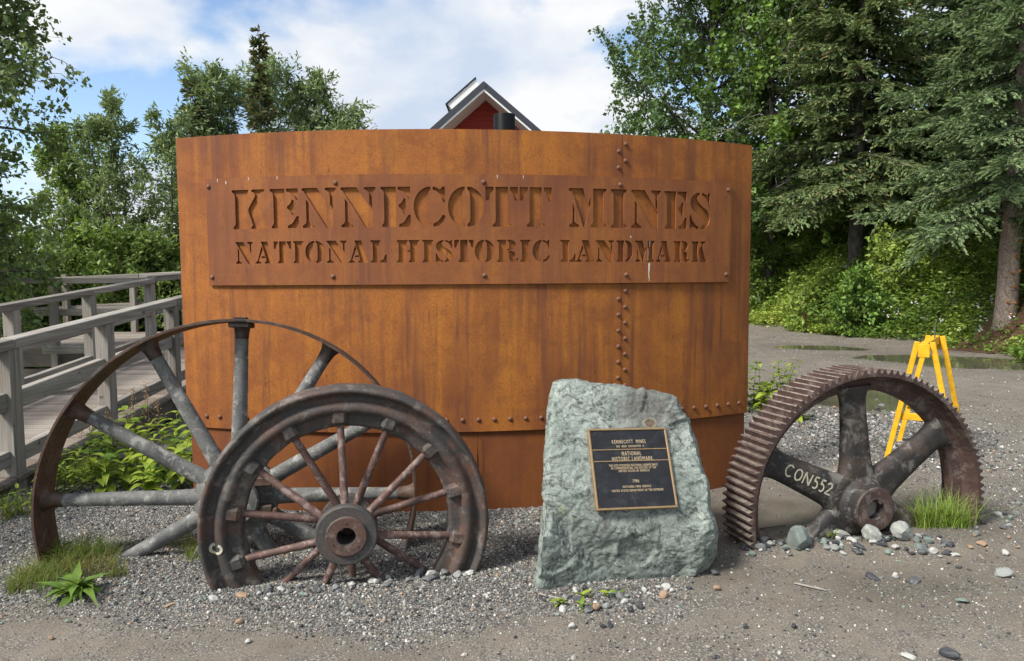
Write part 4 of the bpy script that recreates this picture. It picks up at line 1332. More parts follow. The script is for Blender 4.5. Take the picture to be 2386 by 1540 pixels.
for sd in (-1, 1):
    d = np.array([sd * ct, 0, -st_]); nrm = np.array([sd * st_, 0, ct]); Ls = (HWD + .5) / ct
    M = np.stack([d, np.array([0, 1.0, 0]), nrm], 1)
    ridge = np.array([HXc, 0, HZa - .02])
    mb = MB(); mb.box(ridge + d * Ls / 2 + np.array([0, HY + 4.2, 0]) - nrm * (.02 + .001 * sd), (Ls, 8.4, .05), M); rf_ = mb.build('roof_sheet', MT['roof_dark'], house)
    mb = MB(); mb.box(ridge + d * Ls / 2 + np.array([0, HY + .48, 0]) - nrm * (.072 + .001 * sd), (Ls - .03, .95, .03), M); mb.build('soffit', MT['white_trim'], house)
    mb = MB(); mb.box(ridge + d * Ls / 2 + np.array([0, HY - .022 + .003 * sd, 0]) - nrm * .045, (Ls, .04, .11), M); mb.build('fascia', MT['roof_dark'], house)
    mb = MB(); mb.box(ridge + d * (Ls / 2 + .03) + np.array([0, HY - .012 + .003 * sd, 0]) - nrm * .118, (Ls - .04, .03, .035), M); mb.build('trim_board', MT['white_trim'], house)
# raised white-sided hatch on the left slope
d = np.array([-ct, 0, -st_]); nrm = np.array([-st_, 0, ct]); M = np.stack([d, np.array([0, 1.0, 0]), nrm], 1)
ridge = np.array([HXc, HY + .75, HZa])
mb = MB(); mb.box(ridge + d * .43 + nrm * .095, (.74, .9, .24), M, .01); hb_ = mb.build('roof_hatch', MT['white_trim'], house)
mb = MB(); mb.box(ridge + d * .43 + nrm * .227, (.80, .96, .018), M, .004); mb.build('hatch_cover', MT['roof_dark'], hb_)

pp = at_y(1174.5, 264.7, 6.6)
pipe = thing('black_pipe', 'short black round pipe end rising just behind the top of the sign', 'pipe', (pp[0], 6.6, 0))
mb = MB(); I3 = np.eye(3)
Mz = np.array([[1, 0, 0], [0, 0, 1.0], [0, 1.0, 0]])      # spin about z
mb.revolve([(.099, -.1), (.099, pp[2] - .02), (.096, pp[2] - .012), (.088, pp[2] - .012), (.088, -.1)], (pp[0], 6.6, 0), Mz, 40)
mb.build('pipe_wall', MT['black_pipe'], pipe, True, angle=.6)
mb = MB(); mb.revolve([(0.0, pp[2] - .05), (.0875, pp[2] - .05), (.0875, pp[2] - .06), (0, pp[2] - .06)], (pp[0], 6.6, 0), Mz, 30); mb.build('pipe_plug', MT['black_pipe'], pipe)

# rusty stake in the bank
q = at_y(1877, 722, 17.2)
# ------------------------------------------------------------------ loose stones
STONE_NAME = ['black', 'charcoal', 'grey', 'light grey', 'pale', 'greenish', 'tan', 'whitish']
STONE_COL = [(.055, .058, .066), (.10, .105, .11), (.16, .165, .16), (.27, .28, .265), (.45, .45, .42), (.20, .245, .215), (.33, .225, .15), (.46, .455, .43)]


def stone_mat(i, c, gloss=.6):
    k = NT('stone_%s' % ['black', 'charcoal', 'grey', 'mid_grey', 'pale', 'green', 'tan', 'white'][i])
    n = k.noise(14, 6, .65); f = k.noise(90, 3, .6)
    col = k.mix(k.ramp(n, [(.35, .6), (.62, 0)]), c, tuple(x * .55 for x in c))
    col = k.mix(k.ramp(n, [(.60, 0), (.75, .5)]), col, tuple(min(.7, x * 1.5 + .05) for x in c))
    col = k.mix(k.ramp(f, [(.3, .4), (.5, 0)]), col, tuple(x * .5 for x in c))
    k.bump(k.mix(.5, n, f), .4, .004)
    return k.fin(col, gloss, 0, .35)


SM = [stone_mat(i, c, .42 if i < 2 else .7) for i, c in enumerate(STONE_COL)]


def stone_mesh(name, seed, sub=2, rough=.30, flat=.75, facet=True):
    bm = bmesh.new(); bmesh.ops.create_icosphere(bm, subdivisions=sub, radius=1.0)
    off = Vector((seed * 3.7, seed * 1.9, seed * 5.3)); r = random.Random(seed)
    cuts = []
    for _ in range(10 if facet else 3):
        n = Vector((r.gauss(0, 1), r.gauss(0, 1), r.gauss(0, 1))).normalized(); cuts.append((n, r.uniform(.55, .85)))
    for v in bm.verts:
        p = v.co.copy()
        for n, d in cuts:
            t = p.dot(n)
            if t > d: p -= n * (t - d) * .9
        p *= 1 + rough * mnoise.noise(p * 1.1 + off) + .06 * mnoise.noise(p * 4 + off)
        p.z *= flat; p.x *= 1.0 + .25 * math.sin(seed); p.y *= .9
        v.co = p
    me = bpy.data.meshes.new(name); bm.to_mesh(me); bm.free()
    return me


stone_protos = {}
for ci in range(8):
    for s_ in range(3):
        me = stone_mesh('stone', ci * 3 + s_ + 1, 2); me.materials.append(SM[ci]); stone_protos[(ci, s_)] = me
NSTONE = 0


def stone(x, y, size, ci, label, group=None, sq=(1, 1, 1), sink=.25, name='stone', rz=None, seed=None):
    global NSTONE
    NSTONE += 1
    rr = random.Random(NSTONE * 7 + 1)
    me = stone_protos[(ci, rr.randrange(3))]
    o = bpy.data.objects.new(name, me); COL.objects.link(o)
    h = float(height(x, y))
    o.location = (x, y, h + size * sq[2] * (.75 * .5 - sink * .5))
    o.rotation_euler = (rr.uniform(-.3, .3), rr.uniform(-.3, .3), rz if rz is not None else rr.uniform(0, 6.28))
    o.scale = (size / 2 * sq[0], size / 2 * sq[1], size / 2 * sq[2])
    if group: label = label.replace('small stone', 'small %s stone' % STONE_NAME[ci]).replace('dark stone', '%s stone' % STONE_NAME[ci]).replace('stone in the coarse', '%s stone in the coarse' % STONE_NAME[ci])
    return tag(o, label, 'stone', group)


def stone_px(px, py, wpx, ci, label, group=None, sq=(1, 1, 1), **kw):
    p = at_z(px, py, 0.0)
    return stone(p[0], p[1], 1.12 * wpx * p[1] / FPX, ci, label, group, sq, **kw)


# stones one can name
bigr = stone_mesh('rock', 41, 3, .25, 1.0); bigr.materials.append(MT['rock'])


def rock_px(px, py, w, h, label, mat=None, seed=41, rz=0.4):
    p = at_z(px, py); s = p[1] / FPX
    me = stone_mesh('rock', seed, 3, .22, 1.0); me.materials.append(mat or MT['rock'])
    o = bpy.data.objects.new('rock', me); COL.objects.link(o)
    o.location = (p[0], p[1] + w * s * .3, float(height(p[0], p[1])) + h * s * .26); o.scale = (w * s * .44, w * s * .38, h * s * .42); o.rotation_euler = (0.35, .3, rz)
    return tag(o, label, 'rock')


grn = stone_mat(5, (.17, .20, .185)); pal = stone_mat(4, (.36, .37, .34))
rock_px(1872, 1296, 92, 74, 'dark green-grey pointed rock under the left spoke stub of the gear', grn, 43, .2)
rock_px(2040, 1285, 76, 50, 'pale grey angular rock directly under the gear hub', pal, 47, .7)
rock_px(2112, 1282, 84, 60, 'largest pale cracked rock between the gear hub and the grass tuft', pal, 52, 1.2)
rock_px(2152, 1300, 50, 36, 'pale mint-green rock at the foot of the grass tuft', None, 55, .3)
rock_px(1252, 1298, 40, 44, 'dark grey rock against the lower left side of the green boulder', SM[1], 61, .3)
rock_px(1968, 1262, 46, 20, 'flat pale stone lying behind the row under the gear hub', pal, 64, .1)
stone_px(980, 1340, 30, 0, 'black angular stone at the right foot of the flanged wheel')
stone_px(1003, 1345, 30, 7, 'white angular stone beside a black one at the foot of the flanged wheel')
stone_px(1094, 1342, 20, 7, 'round white pebble touching the right rim end of the flanged wheel')
stone_px(1066, 1348, 26, 3, 'blue-grey flat stone between pale pebbles near the flanged wheel rim')
stone_px(1037, 1340, 24, 2, 'grey-brown upright stone inside the right rim end of the flanged wheel')
stone_px(498, 1410, 24, 7, 'white pebble at the left buried end of the flanged wheel rim')
stone_px(566, 1405, 30, 6, 'flat tan stone leaning on the left buried rim of the flanged wheel', None, (1.3, .7, .5))
stone_px(1387, 1420, 26, 6, 'pinkish tan stone in front of the boulder base')
stone_px(1370, 1424, 34, 1, 'flat slate-grey stone in front of the boulder base', None, (1.2, .8, .5))
stone_px(1345, 1405, 26, 1, 'dark grey stone beside the weed under the boulder')
stone_px(1311, 1424, 20, 7, 'white stone at the left front of the boulder base')
stone_px(1444, 1398, 26, 2, 'square grey stone tucked under the boulder front edge')
stone_px(1425, 1393, 20, 5, 'greenish speckled stone under the boulder front edge')
stone_px(1412, 1418, 22, 3, 'light grey faceted stone in front of the boulder')
stone_px(1454, 1408, 18, 4, 'pale round stone in front of the boulder')
stone_px(1467, 1424, 16, 0, 'small black pebble right of the pale round stone before the boulder')
stone_px(1491, 1418, 18, 0, 'shiny black pebble on the sand right of the boulder front')
stone_px(1552, 1378, 22, 4, 'white-topped stone under the right front of the boulder')
stone_px(1544, 1394, 22, 6, 'yellowish brown stone under the right front of the boulder')
stone_px(1628, 1333, 24, 4, 'pale beige stone on the sand right of the boulder')
stone_px(1664, 1340, 20, 0, 'glossy black stone on the sand between boulder and gear')
stone_px(1668, 1376, 18, 6, 'orange-brown stone on the sand between boulder and gear')
stone_px(1332, 1461, 18, 4, 'pale stone alone on the foreground sand below the boulder')
stone_px(1403, 1461, 14, 0, 'dark round pebble, left one of a pair on the foreground sand')
stone_px(1421, 1458, 16, 0, 'dark egg-shaped pebble, right one of a pair on the foreground sand')
stone_px(2210, 1532, 34, 0, 'large black stone at the bottom edge of the foreground')
stone_px(2115, 1533, 28, 4, 'pale flat stone at the bottom edge of the foreground', None, (1.2, .8, .5))
stone_px(1736, 1465, 16, 0, 'black pebble on the foreground gravel, left of two')
stone_px(1848, 1463, 16, 0, 'black pebble on the foreground gravel, right of two')
stone_px(2030, 1345, 30, 0, 'flat black wet stone on the sand before the gear', None, (1.3, .8, .5))
stone_px(2130, 1352, 34, 1, 'long dark flat stone on the wet sand right of the gear', None, (1.5, .7, .45))
stone_px(2085, 1343, 20, 7, 'white stone on the sand before the gear')
stone_px(2240, 1400, 30, 5, 'grey-green flat stone on the wet sand at the right', None, (1.3, .9, .5))
stone_px(2335, 1340, 44, 3, 'large greyish rounded stone at the right edge of the gravel', None, (1.3, .9, .6))
stone_px(558, 1455, 18, 6, 'tan pebble on the gravel below the flanged wheel')
stone_px(395, 1414, 20, 6, 'flat tan stone near the dandelion plant', None, (1.2, .8, .4))
stone_px(577, 1497, 14, 4, 'pale pebble alone on the lower left sand')
stone_px(120, 1490, 14, 6, 'tan pebble alone on the lower left sand')
stone_px(1188, 1166, 18, 7, 'white stone at the foot of the sign between wheel and boulder')
# alike stones heaped along the buried wheels
rr = random.Random(11)
for i in range(105):
    px = rr.uniform(1730, 2225); py = 1266 + 34 * rr.random() + (8 if px < 1850 else 0) + (px - 2000) * .02
    stone_px(px, py, rr.uniform(9, 21) * (1 if rr.random() < .85 else 1.35), rr.choice([0, 0, 0, 1, 1, 2, 3, 4, 5, 5, 7]), 'small stone in the row heaped along the buried foot of the gear', 'stones heaped under the gear', (1.1, .9, .8))
for i in range(50):
    u = rr.random(); px = 590 + 520 * u; py = 1345 + 45 * (1 - u) + rr.uniform(-16, 18)
    stone_px(px, py, rr.uniform(9, 19), rr.choice([0, 1, 1, 2, 2, 3, 3, 4, 5, 7, 7]), 'small stone along the buried foot of the flanged wheel', 'stones along the flanged wheel')
for i in range(20):
    u = rr.random(); px = 1250 + 370 * u; py = 1390 - 26 * u + rr.uniform(-6, 20)
    stone_px(px, py, rr.uniform(8, 17), rr.choice([0, 1, 2, 3, 3, 4, 5, 7]), 'small stone strewn along the foot of the green boulder', 'stones at the boulder foot')
for i in range(30):
    px = rr.uniform(1690, 2380); py = rr.uniform(1310, 1530)
    stone_px(px, py, rr.uniform(6, 13), rr.choice([0, 0, 1, 1, 2, 3, 4, 5]), 'small stone lying singly on the wet sand of the drive', 'single stones on the drive', (1.15, .85, .6))
for i in range(24):
    px = rr.uniform(1860, 2180); py = rr.uniform(925, 1060)
    p = at_z(px, py)
    stone_px(px, py, rr.uniform(7, 15), rr.choice([0, 0, 1, 1, 2, 3, 4, 6]), 'dark stone in the gravel heap behind the gear', 'stones in the heap behind the gear')
for i in range(24):
    px = rr.uniform(2255, 2385); py = rr.uniform(1120, 1310)
    stone_px(px, py, rr.uniform(8, 18), rr.choice([0, 0, 1, 2, 3, 4, 5, 6]), 'stone in the coarse gravel right of the gear', 'stones right of the gear')

# fine gravel: one scatter nobody could count
rs = np.random.default_rng(21)


def scatter(n, x0, x1, y0, y1, dens):
    x = rs.uniform(x0, x1, n); y = rs.uniform(y0, y1, n)
    m = rs.random(n) < dens(x, y)
    return x[m], y[m]


gx_, gy_, gs_ = [], [], []
for n, bx, fn, lo, hi, pw_ in (
        (150000, (-3.7, 1.5, 2.9, 5.6), lambda x, y: stoniness(x, y), .006, .015, 2.0),
        (44000, (-3.9, 1.6, 2.7, 6.2), lambda x, y: stoniness(x, y) * .7, .012, .032, 3.0),
        (80000, (-2.7, 3.6, 1.9, 3.6), lambda x, y: .18 + .42 * (wobble(x * 1.7, y * 1.7) > .15), .0035, .011, 2.8),
        (75000, (1.1, 6.0, 3.0, 9.0), lambda x, y: .24 + .6 * stoniness(x, y), .007, .022, 2.8),
        (26000, (2.6, 9.6, 5.5, 20), lambda x, y: .35 + .0 * x, .010, .028, 2.0),
        (9000, (2.2, 5.2, 5.6, 8.6), lambda x, y: stoniness(x, y), .02, .05, 1.8)):
    x, y = scatter(n, *bx, fn)
    gx_.append(x); gy_.append(y); gs_.append(lo + (hi - lo) * rs.random(len(x)) ** pw_)
gx_, gy_, gs_ = map(np.concatenate, (gx_, gy_, gs_))
inpud = np.zeros(len(gx_), bool)
for cx, cy, pa, pb, r, d in PUDDLES:
    c, s = math.cos(r), math.sin(r)
    u = ((gx_ - cx) * c + (gy_ - cy) * s) / pa; v = (-(gx_ - cx) * s + (gy_ - cy) * c) / pb
    inpud |= (u * u + v * v < .85) & (rs.random(len(gx_)) < .97)
okm = ~inpud & (gx_ - np.interp(gy_, EDGE_Y, EDGE_X) < .2) & ~((gx_ < RX - .1) & (gy_ > 3.4))
gx_, gy_, gs_ = gx_[okm], gy_[okm], gs_[okm]
GP = np.stack([gx_, gy_, height(gx_, gy_) + gs_ * .12], 1)
pm = bpy.data.meshes.new('gravel'); pm.vertices.add(len(GP)); pm.vertices.foreach_set('co', GP.astype(np.float32).ravel())
at_ = pm.attributes.new('scl', 'FLOAT_VECTOR', 'POINT')
sc3 = gs_[:, None] * rs.uniform(.65, 1.15, (len(GP), 3)) * .5; sc3[:, 2] *= .85
at_.data.foreach_set('vector', sc3.astype(np.float32).ravel())
at_ = pm.attributes.new('rot', 'FLOAT_VECTOR', 'POINT')
at_.data.foreach_set('vector', np.stack([rs.uniform(-.5, .5, len(GP)), rs.uniform(-.5, .5, len(GP)), rs.uniform(0, 6.28, len(GP))], 1).astype(np.float32).ravel())
k = NT('mixed_gravel')
oi = k.n('ShaderNodeObjectInfo')
gc = k.ramp(oi.outputs['Random'], [(0, (.035, .037, .042)), (.18, (.075, .077, .082)), (.34, (.13, .13, .128)), (.48, (.20, .198, .187)), (.62, (.30, .29, .27)), (.74, (.22, .265, .235)), (.82, (.42, .40, .365)), (.90, (.34, .24, .165)), (.945, (.62, .60, .55))], 'CONSTANT')
gc = k.mix(k.ramp(k.noise(60, 4, .6, k.pos()), [(.3, .5), (.6, 0)]), gc, (.07, .068, .062))
MT['gravel'] = k.fin(gc, .75, 0, .3)
gravel = link('gravel', pm, MT['gravel']); tag(gravel, 'loose mixed grey gravel scattered over the ground', 'gravel', None, 'stuff')
protos = []
for i in range(5):
    me = stone_mesh('gravel_pebble', 100 + i, 1, .30, .8); me.materials.append(MT['gravel'])
    protos.append(bpy.data.objects.new('gravel_pebble', me))
ng = bpy.data.node_groups.new('gravel_scatter', 'GeometryNodeTree')
ng.interface.new_socket('Geometry', in_out='INPUT', socket_type='NodeSocketGeometry'); ng.interface.new_socket('Geometry', in_out='OUTPUT', socket_type='NodeSocketGeometry')
gi = ng.nodes.new('NodeGroupInput'); go = ng.nodes.new('NodeGroupOutput')
iop = ng.nodes.new('GeometryNodeInstanceOnPoints')
g2i = ng.nodes.new('GeometryNodeGeometryToInstance')
for o in protos:
    oin = ng.nodes.new('GeometryNodeObjectInfo'); oin.inputs['Object'].default_value = o; oin.transform_space = 'ORIGINAL'
    ng.links.new(oin.outputs['Geometry'], g2i.inputs[0])
m2p = ng.nodes.new('GeometryNodeMeshToPoints')
ng.links.new(gi.outputs[0], m2p.inputs[0]); ng.links.new(m2p.outputs[0], iop.inputs['Points'])
ng.links.new(g2i.outputs[0], iop.inputs['Instance']); iop.inputs['Pick Instance'].default_value = True
na = ng.nodes.new('GeometryNodeInputNamedAttribute'); na.data_type = 'FLOAT_VECTOR'; na.inputs['Name'].default_value = 'scl'
nr = ng.nodes.new('GeometryNodeInputNamedAttribute'); nr.data_type = 'FLOAT_VECTOR'; nr.inputs['Name'].default_value = 'rot'
ng.links.new(na.outputs[0], iop.inputs['Scale'])
e2r = ng.nodes.new('FunctionNodeEulerToRotation'); ng.links.new(nr.outputs[0], e2r.inputs[0]); ng.links.new(e2r.outputs[0], iop.inputs['Rotation'])
ng.links.new(iop.outputs[0], go.inputs[0])
mdg = gravel.modifiers.new('scatter', 'NODES'); mdg.node_group = ng

# ------------------------------------------------------------------ vegetation kit


def unit(v): return v / (np.linalg.norm(v, axis=-1, keepdims=True) + 1e-9)


def leaf_arrays(C, D, N, L, Wd, fold=.25, droop=0.0):
    """diamond leaves: base C, direction D, upper side N, length L, width Wd -> V (n,4,3)"""
    S = unit(np.cross(D, N)); N = np.cross(S, D)
    tip = C + D * L[:, None] - N * (droop * L)[:, None]
    mid = C + D * (L * .45)[:, None]
    l = mid + S * (Wd / 2)[:, None] + N * (fold * Wd / 2)[:, None]
    r = mid - S * (Wd / 2)[:, None] + N * (fold * Wd / 2)[:, None]
    return np.stack([C, r, tip, l], 1)


def leaf_mesh(name, C, D, N, L, Wd, tint, fold=.25, droop=0.15, org=np.zeros(3)):
    Q = leaf_arrays(C, D, N, L, Wd, fold, droop).reshape(-1, 3) - org
    n = len(C); b = np.arange(n) * 4
    F = np.concatenate([np.stack([b, b + 1, b + 2], 1), np.stack([b, b + 2, b + 3], 1)])
    return mesh_np(name, Q, F, False, np.repeat(np.clip(tint, 0, 1), 4))


def tubes_mesh(name, P0, P1, R0, R1, k=5, org=np.zeros(3)):
    P0, P1 = np.asarray(P0), np.asarray(P1); R0, R1 = np.asarray(R0), np.asarray(R1)
    T = unit(P1 - P0); A = np.where(np.abs(T[:, 2:3]) < .9, np.array([[0, 0, 1.0]]), np.array([[1.0, 0, 0]]))
    A = unit(np.cross(T, A)); B = np.cross(T, A)
    th = np.arange(k) * 2 * math.pi / k
    ring = A[:, None, :] * np.cos(th)[None, :, None] + B[:, None, :] * np.sin(th)[None, :, None]
    V = np.concatenate([P0[:, None] + ring * R0[:, None, None], P1[:, None] + ring * R1[:, None, None]], 1)
    n = len(P0); b = (np.arange(n) * 2 * k)[:, None]; j = np.arange(k)[None]
    F = np.stack([b + j, b + (j + 1) % k, b + k + (j + 1) % k, b + k + j], -1).reshape(-1, 4)
    return mesh_np(name, V.reshape(-1, 3) - org, F, True)


class Skel:
    def __init__(self): self.a = []; self.b = []; self.ra = []; self.rb = []

    def line(self, pts, radii):
        for i in range(len(pts) - 1):
            self.a.append(pts[i]); self.b.append(pts[i + 1]); self.ra.append(radii[i]); self.rb.append(radii[i + 1])


def wander(rng, p, d, L, n, bend=.25, lift=0.0):
    pts = [np.array(p, float)]; d = unit(np.array(d, float))
    for i in range(n):
        d = unit(d + rng.normal(0, bend / n ** .5, 3) + np.array([0, 0, lift / n]))
        pts.append(pts[-1] + d * L / n)
    return pts


def broad_tree(name, label, base, H, prof, seed, leaf, bark, nl=34, leaf_len=.09, leaf_w=.6, per=16, lo=.15, lean=(0, 0), group=None, cat='tree',
               trunk_r=.09, elev=(.3, .9), sub=6, twigs=4, lift=.2, spread=.10, droop=.0, stems=1, up_leaf=.35, tint_lo=0.0, dead=0):
    rng = np.random.default_rng(seed); base = np.array(base, float)
    root = thing(name, label, cat, tuple(base), group)
    sk = Skel(); LC, LD = [], []
    for st in range(stems):
        b0 = base + (np.array([rng.uniform(-.3, .3), rng.uniform(-.3, .3), 0]) * (stems > 1)) - [0, 0, .1]
        hh = H * (1 if st == 0 else rng.uniform(.65, .95))
        d0 = np.array([lean[0] + (rng.uniform(-.25, .25) if stems > 1 else 0), lean[1] + (rng.uniform(-.25, .25) if stems > 1 else 0), 1.0])
        tr = wander(rng, b0, d0, hh, 12, .12, .25)
        rad_ = [trunk_r * (1 - .93 * i / 12) + .004 for i in range(13)]
        sk.line(tr, rad_)
        nlim = nl // stems
        for i in range(nlim):
            t = lo + (1 - lo) * ((i + rng.random()) / nlim)
            f = t * 12; j = min(int(f), 11); p = tr[j] + (tr[j + 1] - tr[j]) * (f - j)
            az = i * 2.4 + rng.uniform(-.5, .5) + st * 1.3
            el = elev[0] + (elev[1] - elev[0]) * t + rng.uniform(-.15, .15)
            L = prof(t) * rng.uniform(.7, 1.12)
            if L < .08: continue
            d = np.array([math.cos(az) * math.cos(el), math.sin(az) * math.cos(el), math.sin(el)])
            pts = wander(rng, p, d, L, 6, .35, lift)
            r0 = max(.006, trunk_r * .38 * (1 - t * .7)); sk.line(pts, [r0 * (1 - .85 * q / 6) + .002 for q in range(7)])
            for s_ in range(sub):
                u = .25 + .75 * (s_ + rng.random()) / sub; f2 = u * 6; j2 = min(int(f2), 5); q = pts[j2] + (pts[j2 + 1] - pts[j2]) * (f2 - j2)
                dd = unit(unit(pts[j2 + 1] - pts[j2]) + rng.normal(0, .65, 3))
                L2 = L * .42 * (1.15 - .6 * u) * rng.uniform(.6, 1.2) + .05
                p2 = wander(rng, q, dd, L2, 3, .4, lift * .6 - droop)
                sk.line(p2, [.0055, .004, .003, .0018])
                for w_ in range(twigs):
                    u2 = (w_ + rng.random()) / twigs; j3 = min(int(u2 * 3), 2); q3 = p2[j3] + (p2[j3 + 1] - p2[j3]) * (u2 * 3 - j3)
                    d3 = unit(unit(p2[j3 + 1] - p2[j3]) * .7 + rng.normal(0, .7, 3) - [0, 0, droop])
                    L3 = L2 * .5 * rng.uniform(.5, 1.1) + .04
                    e3 = q3 + d3 * L3
                    sk.line([q3, e3], [.0025, .0012])
                    uu = rng.random(per)[:, None]
                    LC.append(q3 + (e3 - q3) * uu + rng.normal(0, spread, (per, 3)) * .5)
                    LD.append(unit(d3 + rng.normal(0, .8, (per, 3)) - [0, 0, .25 + droop]))
    LC = np.concatenate(LC); LD = np.concatenate(LD); n = len(LC)
    N = unit(rng.normal(0, 1, (n, 3)) * .75 + [0, 0, up_leaf * 2])
    L = leaf_len * np.clip(rng.lognormal(-.05, .30, n), .45, 1.7)
    tint = tint_lo + (1 - tint_lo) * rng.beta(2, 2.4, n)
    tm = tubes_mesh('trunk', sk.a, sk.b, sk.ra, sk.rb, 5, base); link('trunk', tm, bark, root)
    link('crown', leaf_mesh('crown', LC, LD, N, L, L * leaf_w, tint, org=base), leaf, root)
    if dead:
        sk = Skel()
        for i in range(dead):
            t = rng.uniform(.25, .75); f = t * 12; j = int(f); p = tr[j] + (tr[j + 1] - tr[j]) * (f - j)
            az = rng.uniform(math.pi * 1.0, math.pi * 1.75); d = np.array([math.cos(az), math.sin(az), rng.uniform(-.1, .35)])
            pts = wander(rng, p, d, prof(t) * 1.05, 7, .6, .1); sk.line(pts, [.02 * (1 - .9 * q / 7) + .004 for q in range(8)])
            for q in range(2, 8):
                for _ in range(2):
                    p2 = wander(rng, pts[q], unit(pts[q] - pts[q - 1]) + rng.normal(0, .7, 3), rng.uniform(.3, .8), 4, .8, .1); sk.line(p2, [.009, .008, .006, .005, .003])
        link('dead_branches', tubes_mesh('dead_branches', sk.a, sk.b, sk.ra, sk.rb, 5, base), MT['bark_dead'], root)
    return root


def spruce(name, label, base, H, R, seed, leaf, bark, lo=.05, dens=1.0, droop=.35, tuft=.13, trunk_r=.16, lean=(0, 0), power=.85, whorl=.30, group=None, bare=0.0, cone_top=0.0, only_az=None):
    rng = np.random.default_rng(seed); base = np.array(base, float)
    root = thing(name, label, 'tree', tuple(base), group)
    sk = Skel(); P0 = []; Dd = []; Ls = []; Tn = []
    top = base + np.array([lean[0], lean[1], 1.0]) * H
    N_ = 14
    tr = [base - [0, 0, .2] + (top - base) * i / N_ + rng.normal(0, .012, 3) * (i > 0) for i in range(N_ + 1)]
    trs = Skel(); trs.line(tr, [trunk_r * (1 - i / N_) ** .8 + .008 for i in range(N_ + 1)])
    z = lo * H
    while z < H * .985:
        t = z / H; nb_ = 5 if t > .85 else 7
        Rr = R * ((1 - t) / (1 - lo)) ** power
        for b in range(nb_):
            az = rng.uniform(0, 6.283) if b == 0 else az + 6.283 / nb_ + rng.uniform(-.25, .25)
            L = max(.10, Rr * (rng.uniform(.55, 1.18) if rng.random() < .8 else rng.uniform(.3, .6)))
            dr_ = droop * rng.uniform(.65, 1.35)
            p = base + (top - base) * t + [0, 0, rng.uniform(-.5, .5) * whorl]
            ho = np.array([math.cos(az), math.sin(az), 0]); side = np.array([-math.sin(az), math.cos(az), 0])
            nseg = max(3, int(L / .14)); el0 = .25 if t > .7 else .05
            pts = []
            for i in range(nseg + 1):
                u = i / nseg
                zz_ = L * (el0 * u - dr_ * (1 - t * .6) * u * u * 1.05 + .22 * dr_ * u ** 4 * 2)
                pts.append(p + ho * L * u * (1 - .06 * u) + [0, 0, zz_] + side * .05 * L * math.sin(u * 3 + b))
            sk.line(pts, [max(.004, .012 * L * (1 - .9 * i / nseg)) for i in range(nseg + 1)])
            for i in range(1, nseg + 1):
                u = i / nseg
                if u < .15 + bare: continue
                d = unit(pts[i] - pts[i - 1])
                for sd in (-1, 1):
                    for rep_ in range(2):
                        if rng.random() > .92: continue
                        l2 = (.12 + .36 * L * (1 - .75 * u) * rng.uniform(.35, 1.0)) * rng.uniform(.7, 1.2)
                        l2 = min(l2, .75)
                        dd = unit(d * rng.uniform(.5, 1.0) + side * sd * rng.uniform(.3, 1.0) + [0, 0, rng.uniform(-.65, .18)])
                        nt = max(1, int(l2 / tuft * 1.7 * min(dens, 1.3)))
                        q = pts[i] - d * rng.random() * L / nseg
                        for j in range(nt):
                            uu = (j + .3) / nt
                            P0.append(q + dd * l2 * uu + [0, 0, -.10 * l2 * uu * uu] + rng.normal(0, .012, 3))
                            Dd.append(dd * 1.0 + rng.normal(0, .28, 3) + side * sd * (.5 if j % 2 else -.1) * .5)
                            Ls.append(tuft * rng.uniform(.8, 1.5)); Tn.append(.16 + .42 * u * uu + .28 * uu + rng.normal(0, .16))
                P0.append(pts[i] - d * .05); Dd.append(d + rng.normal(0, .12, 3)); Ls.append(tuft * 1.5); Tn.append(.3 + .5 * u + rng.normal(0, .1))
        z += whorl * (1 - .45 * t) * rng.uniform(.8, 1.2)
    P0 = np.array(P0); Dd = unit(np.array(Dd)); Ls = np.array(Ls); Tn = np.array(Tn)
    if cone_top:
        hz = (P0[:, 2] - base[2]) / H
        m = (rng.random(len(P0)) < .28) & (hz > cone_top); Tn[m] = .95
    else:
        Tn = np.minimum(Tn, .82); m = rng.random(len(P0)) < .05; Tn[m] = .95
    n = len(P0)
    Nn = unit(rng.normal(0, 1, (n, 3)) * .6 + [0, 0, .8]); S = unit(np.cross(Dd, Nn)); N2 = np.cross(S, Dd)
    wd = Ls * .40
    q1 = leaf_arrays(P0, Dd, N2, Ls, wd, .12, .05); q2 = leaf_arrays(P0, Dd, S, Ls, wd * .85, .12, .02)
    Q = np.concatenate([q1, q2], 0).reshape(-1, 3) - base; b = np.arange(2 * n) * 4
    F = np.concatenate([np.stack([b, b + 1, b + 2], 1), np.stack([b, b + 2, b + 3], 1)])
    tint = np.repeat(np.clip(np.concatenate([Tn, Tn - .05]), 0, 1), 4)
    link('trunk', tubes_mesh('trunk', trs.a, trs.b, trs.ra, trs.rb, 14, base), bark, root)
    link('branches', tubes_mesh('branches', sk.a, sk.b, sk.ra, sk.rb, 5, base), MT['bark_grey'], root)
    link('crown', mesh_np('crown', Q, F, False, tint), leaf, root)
    return root


def top_h(py, Y, x): return float(at_y(CX, py, Y)[2]) - gz(x, Y)


def px_xy(px, Y): return (px - CX) / FPX * Y


def gz(x, y): return float(height(x, y))


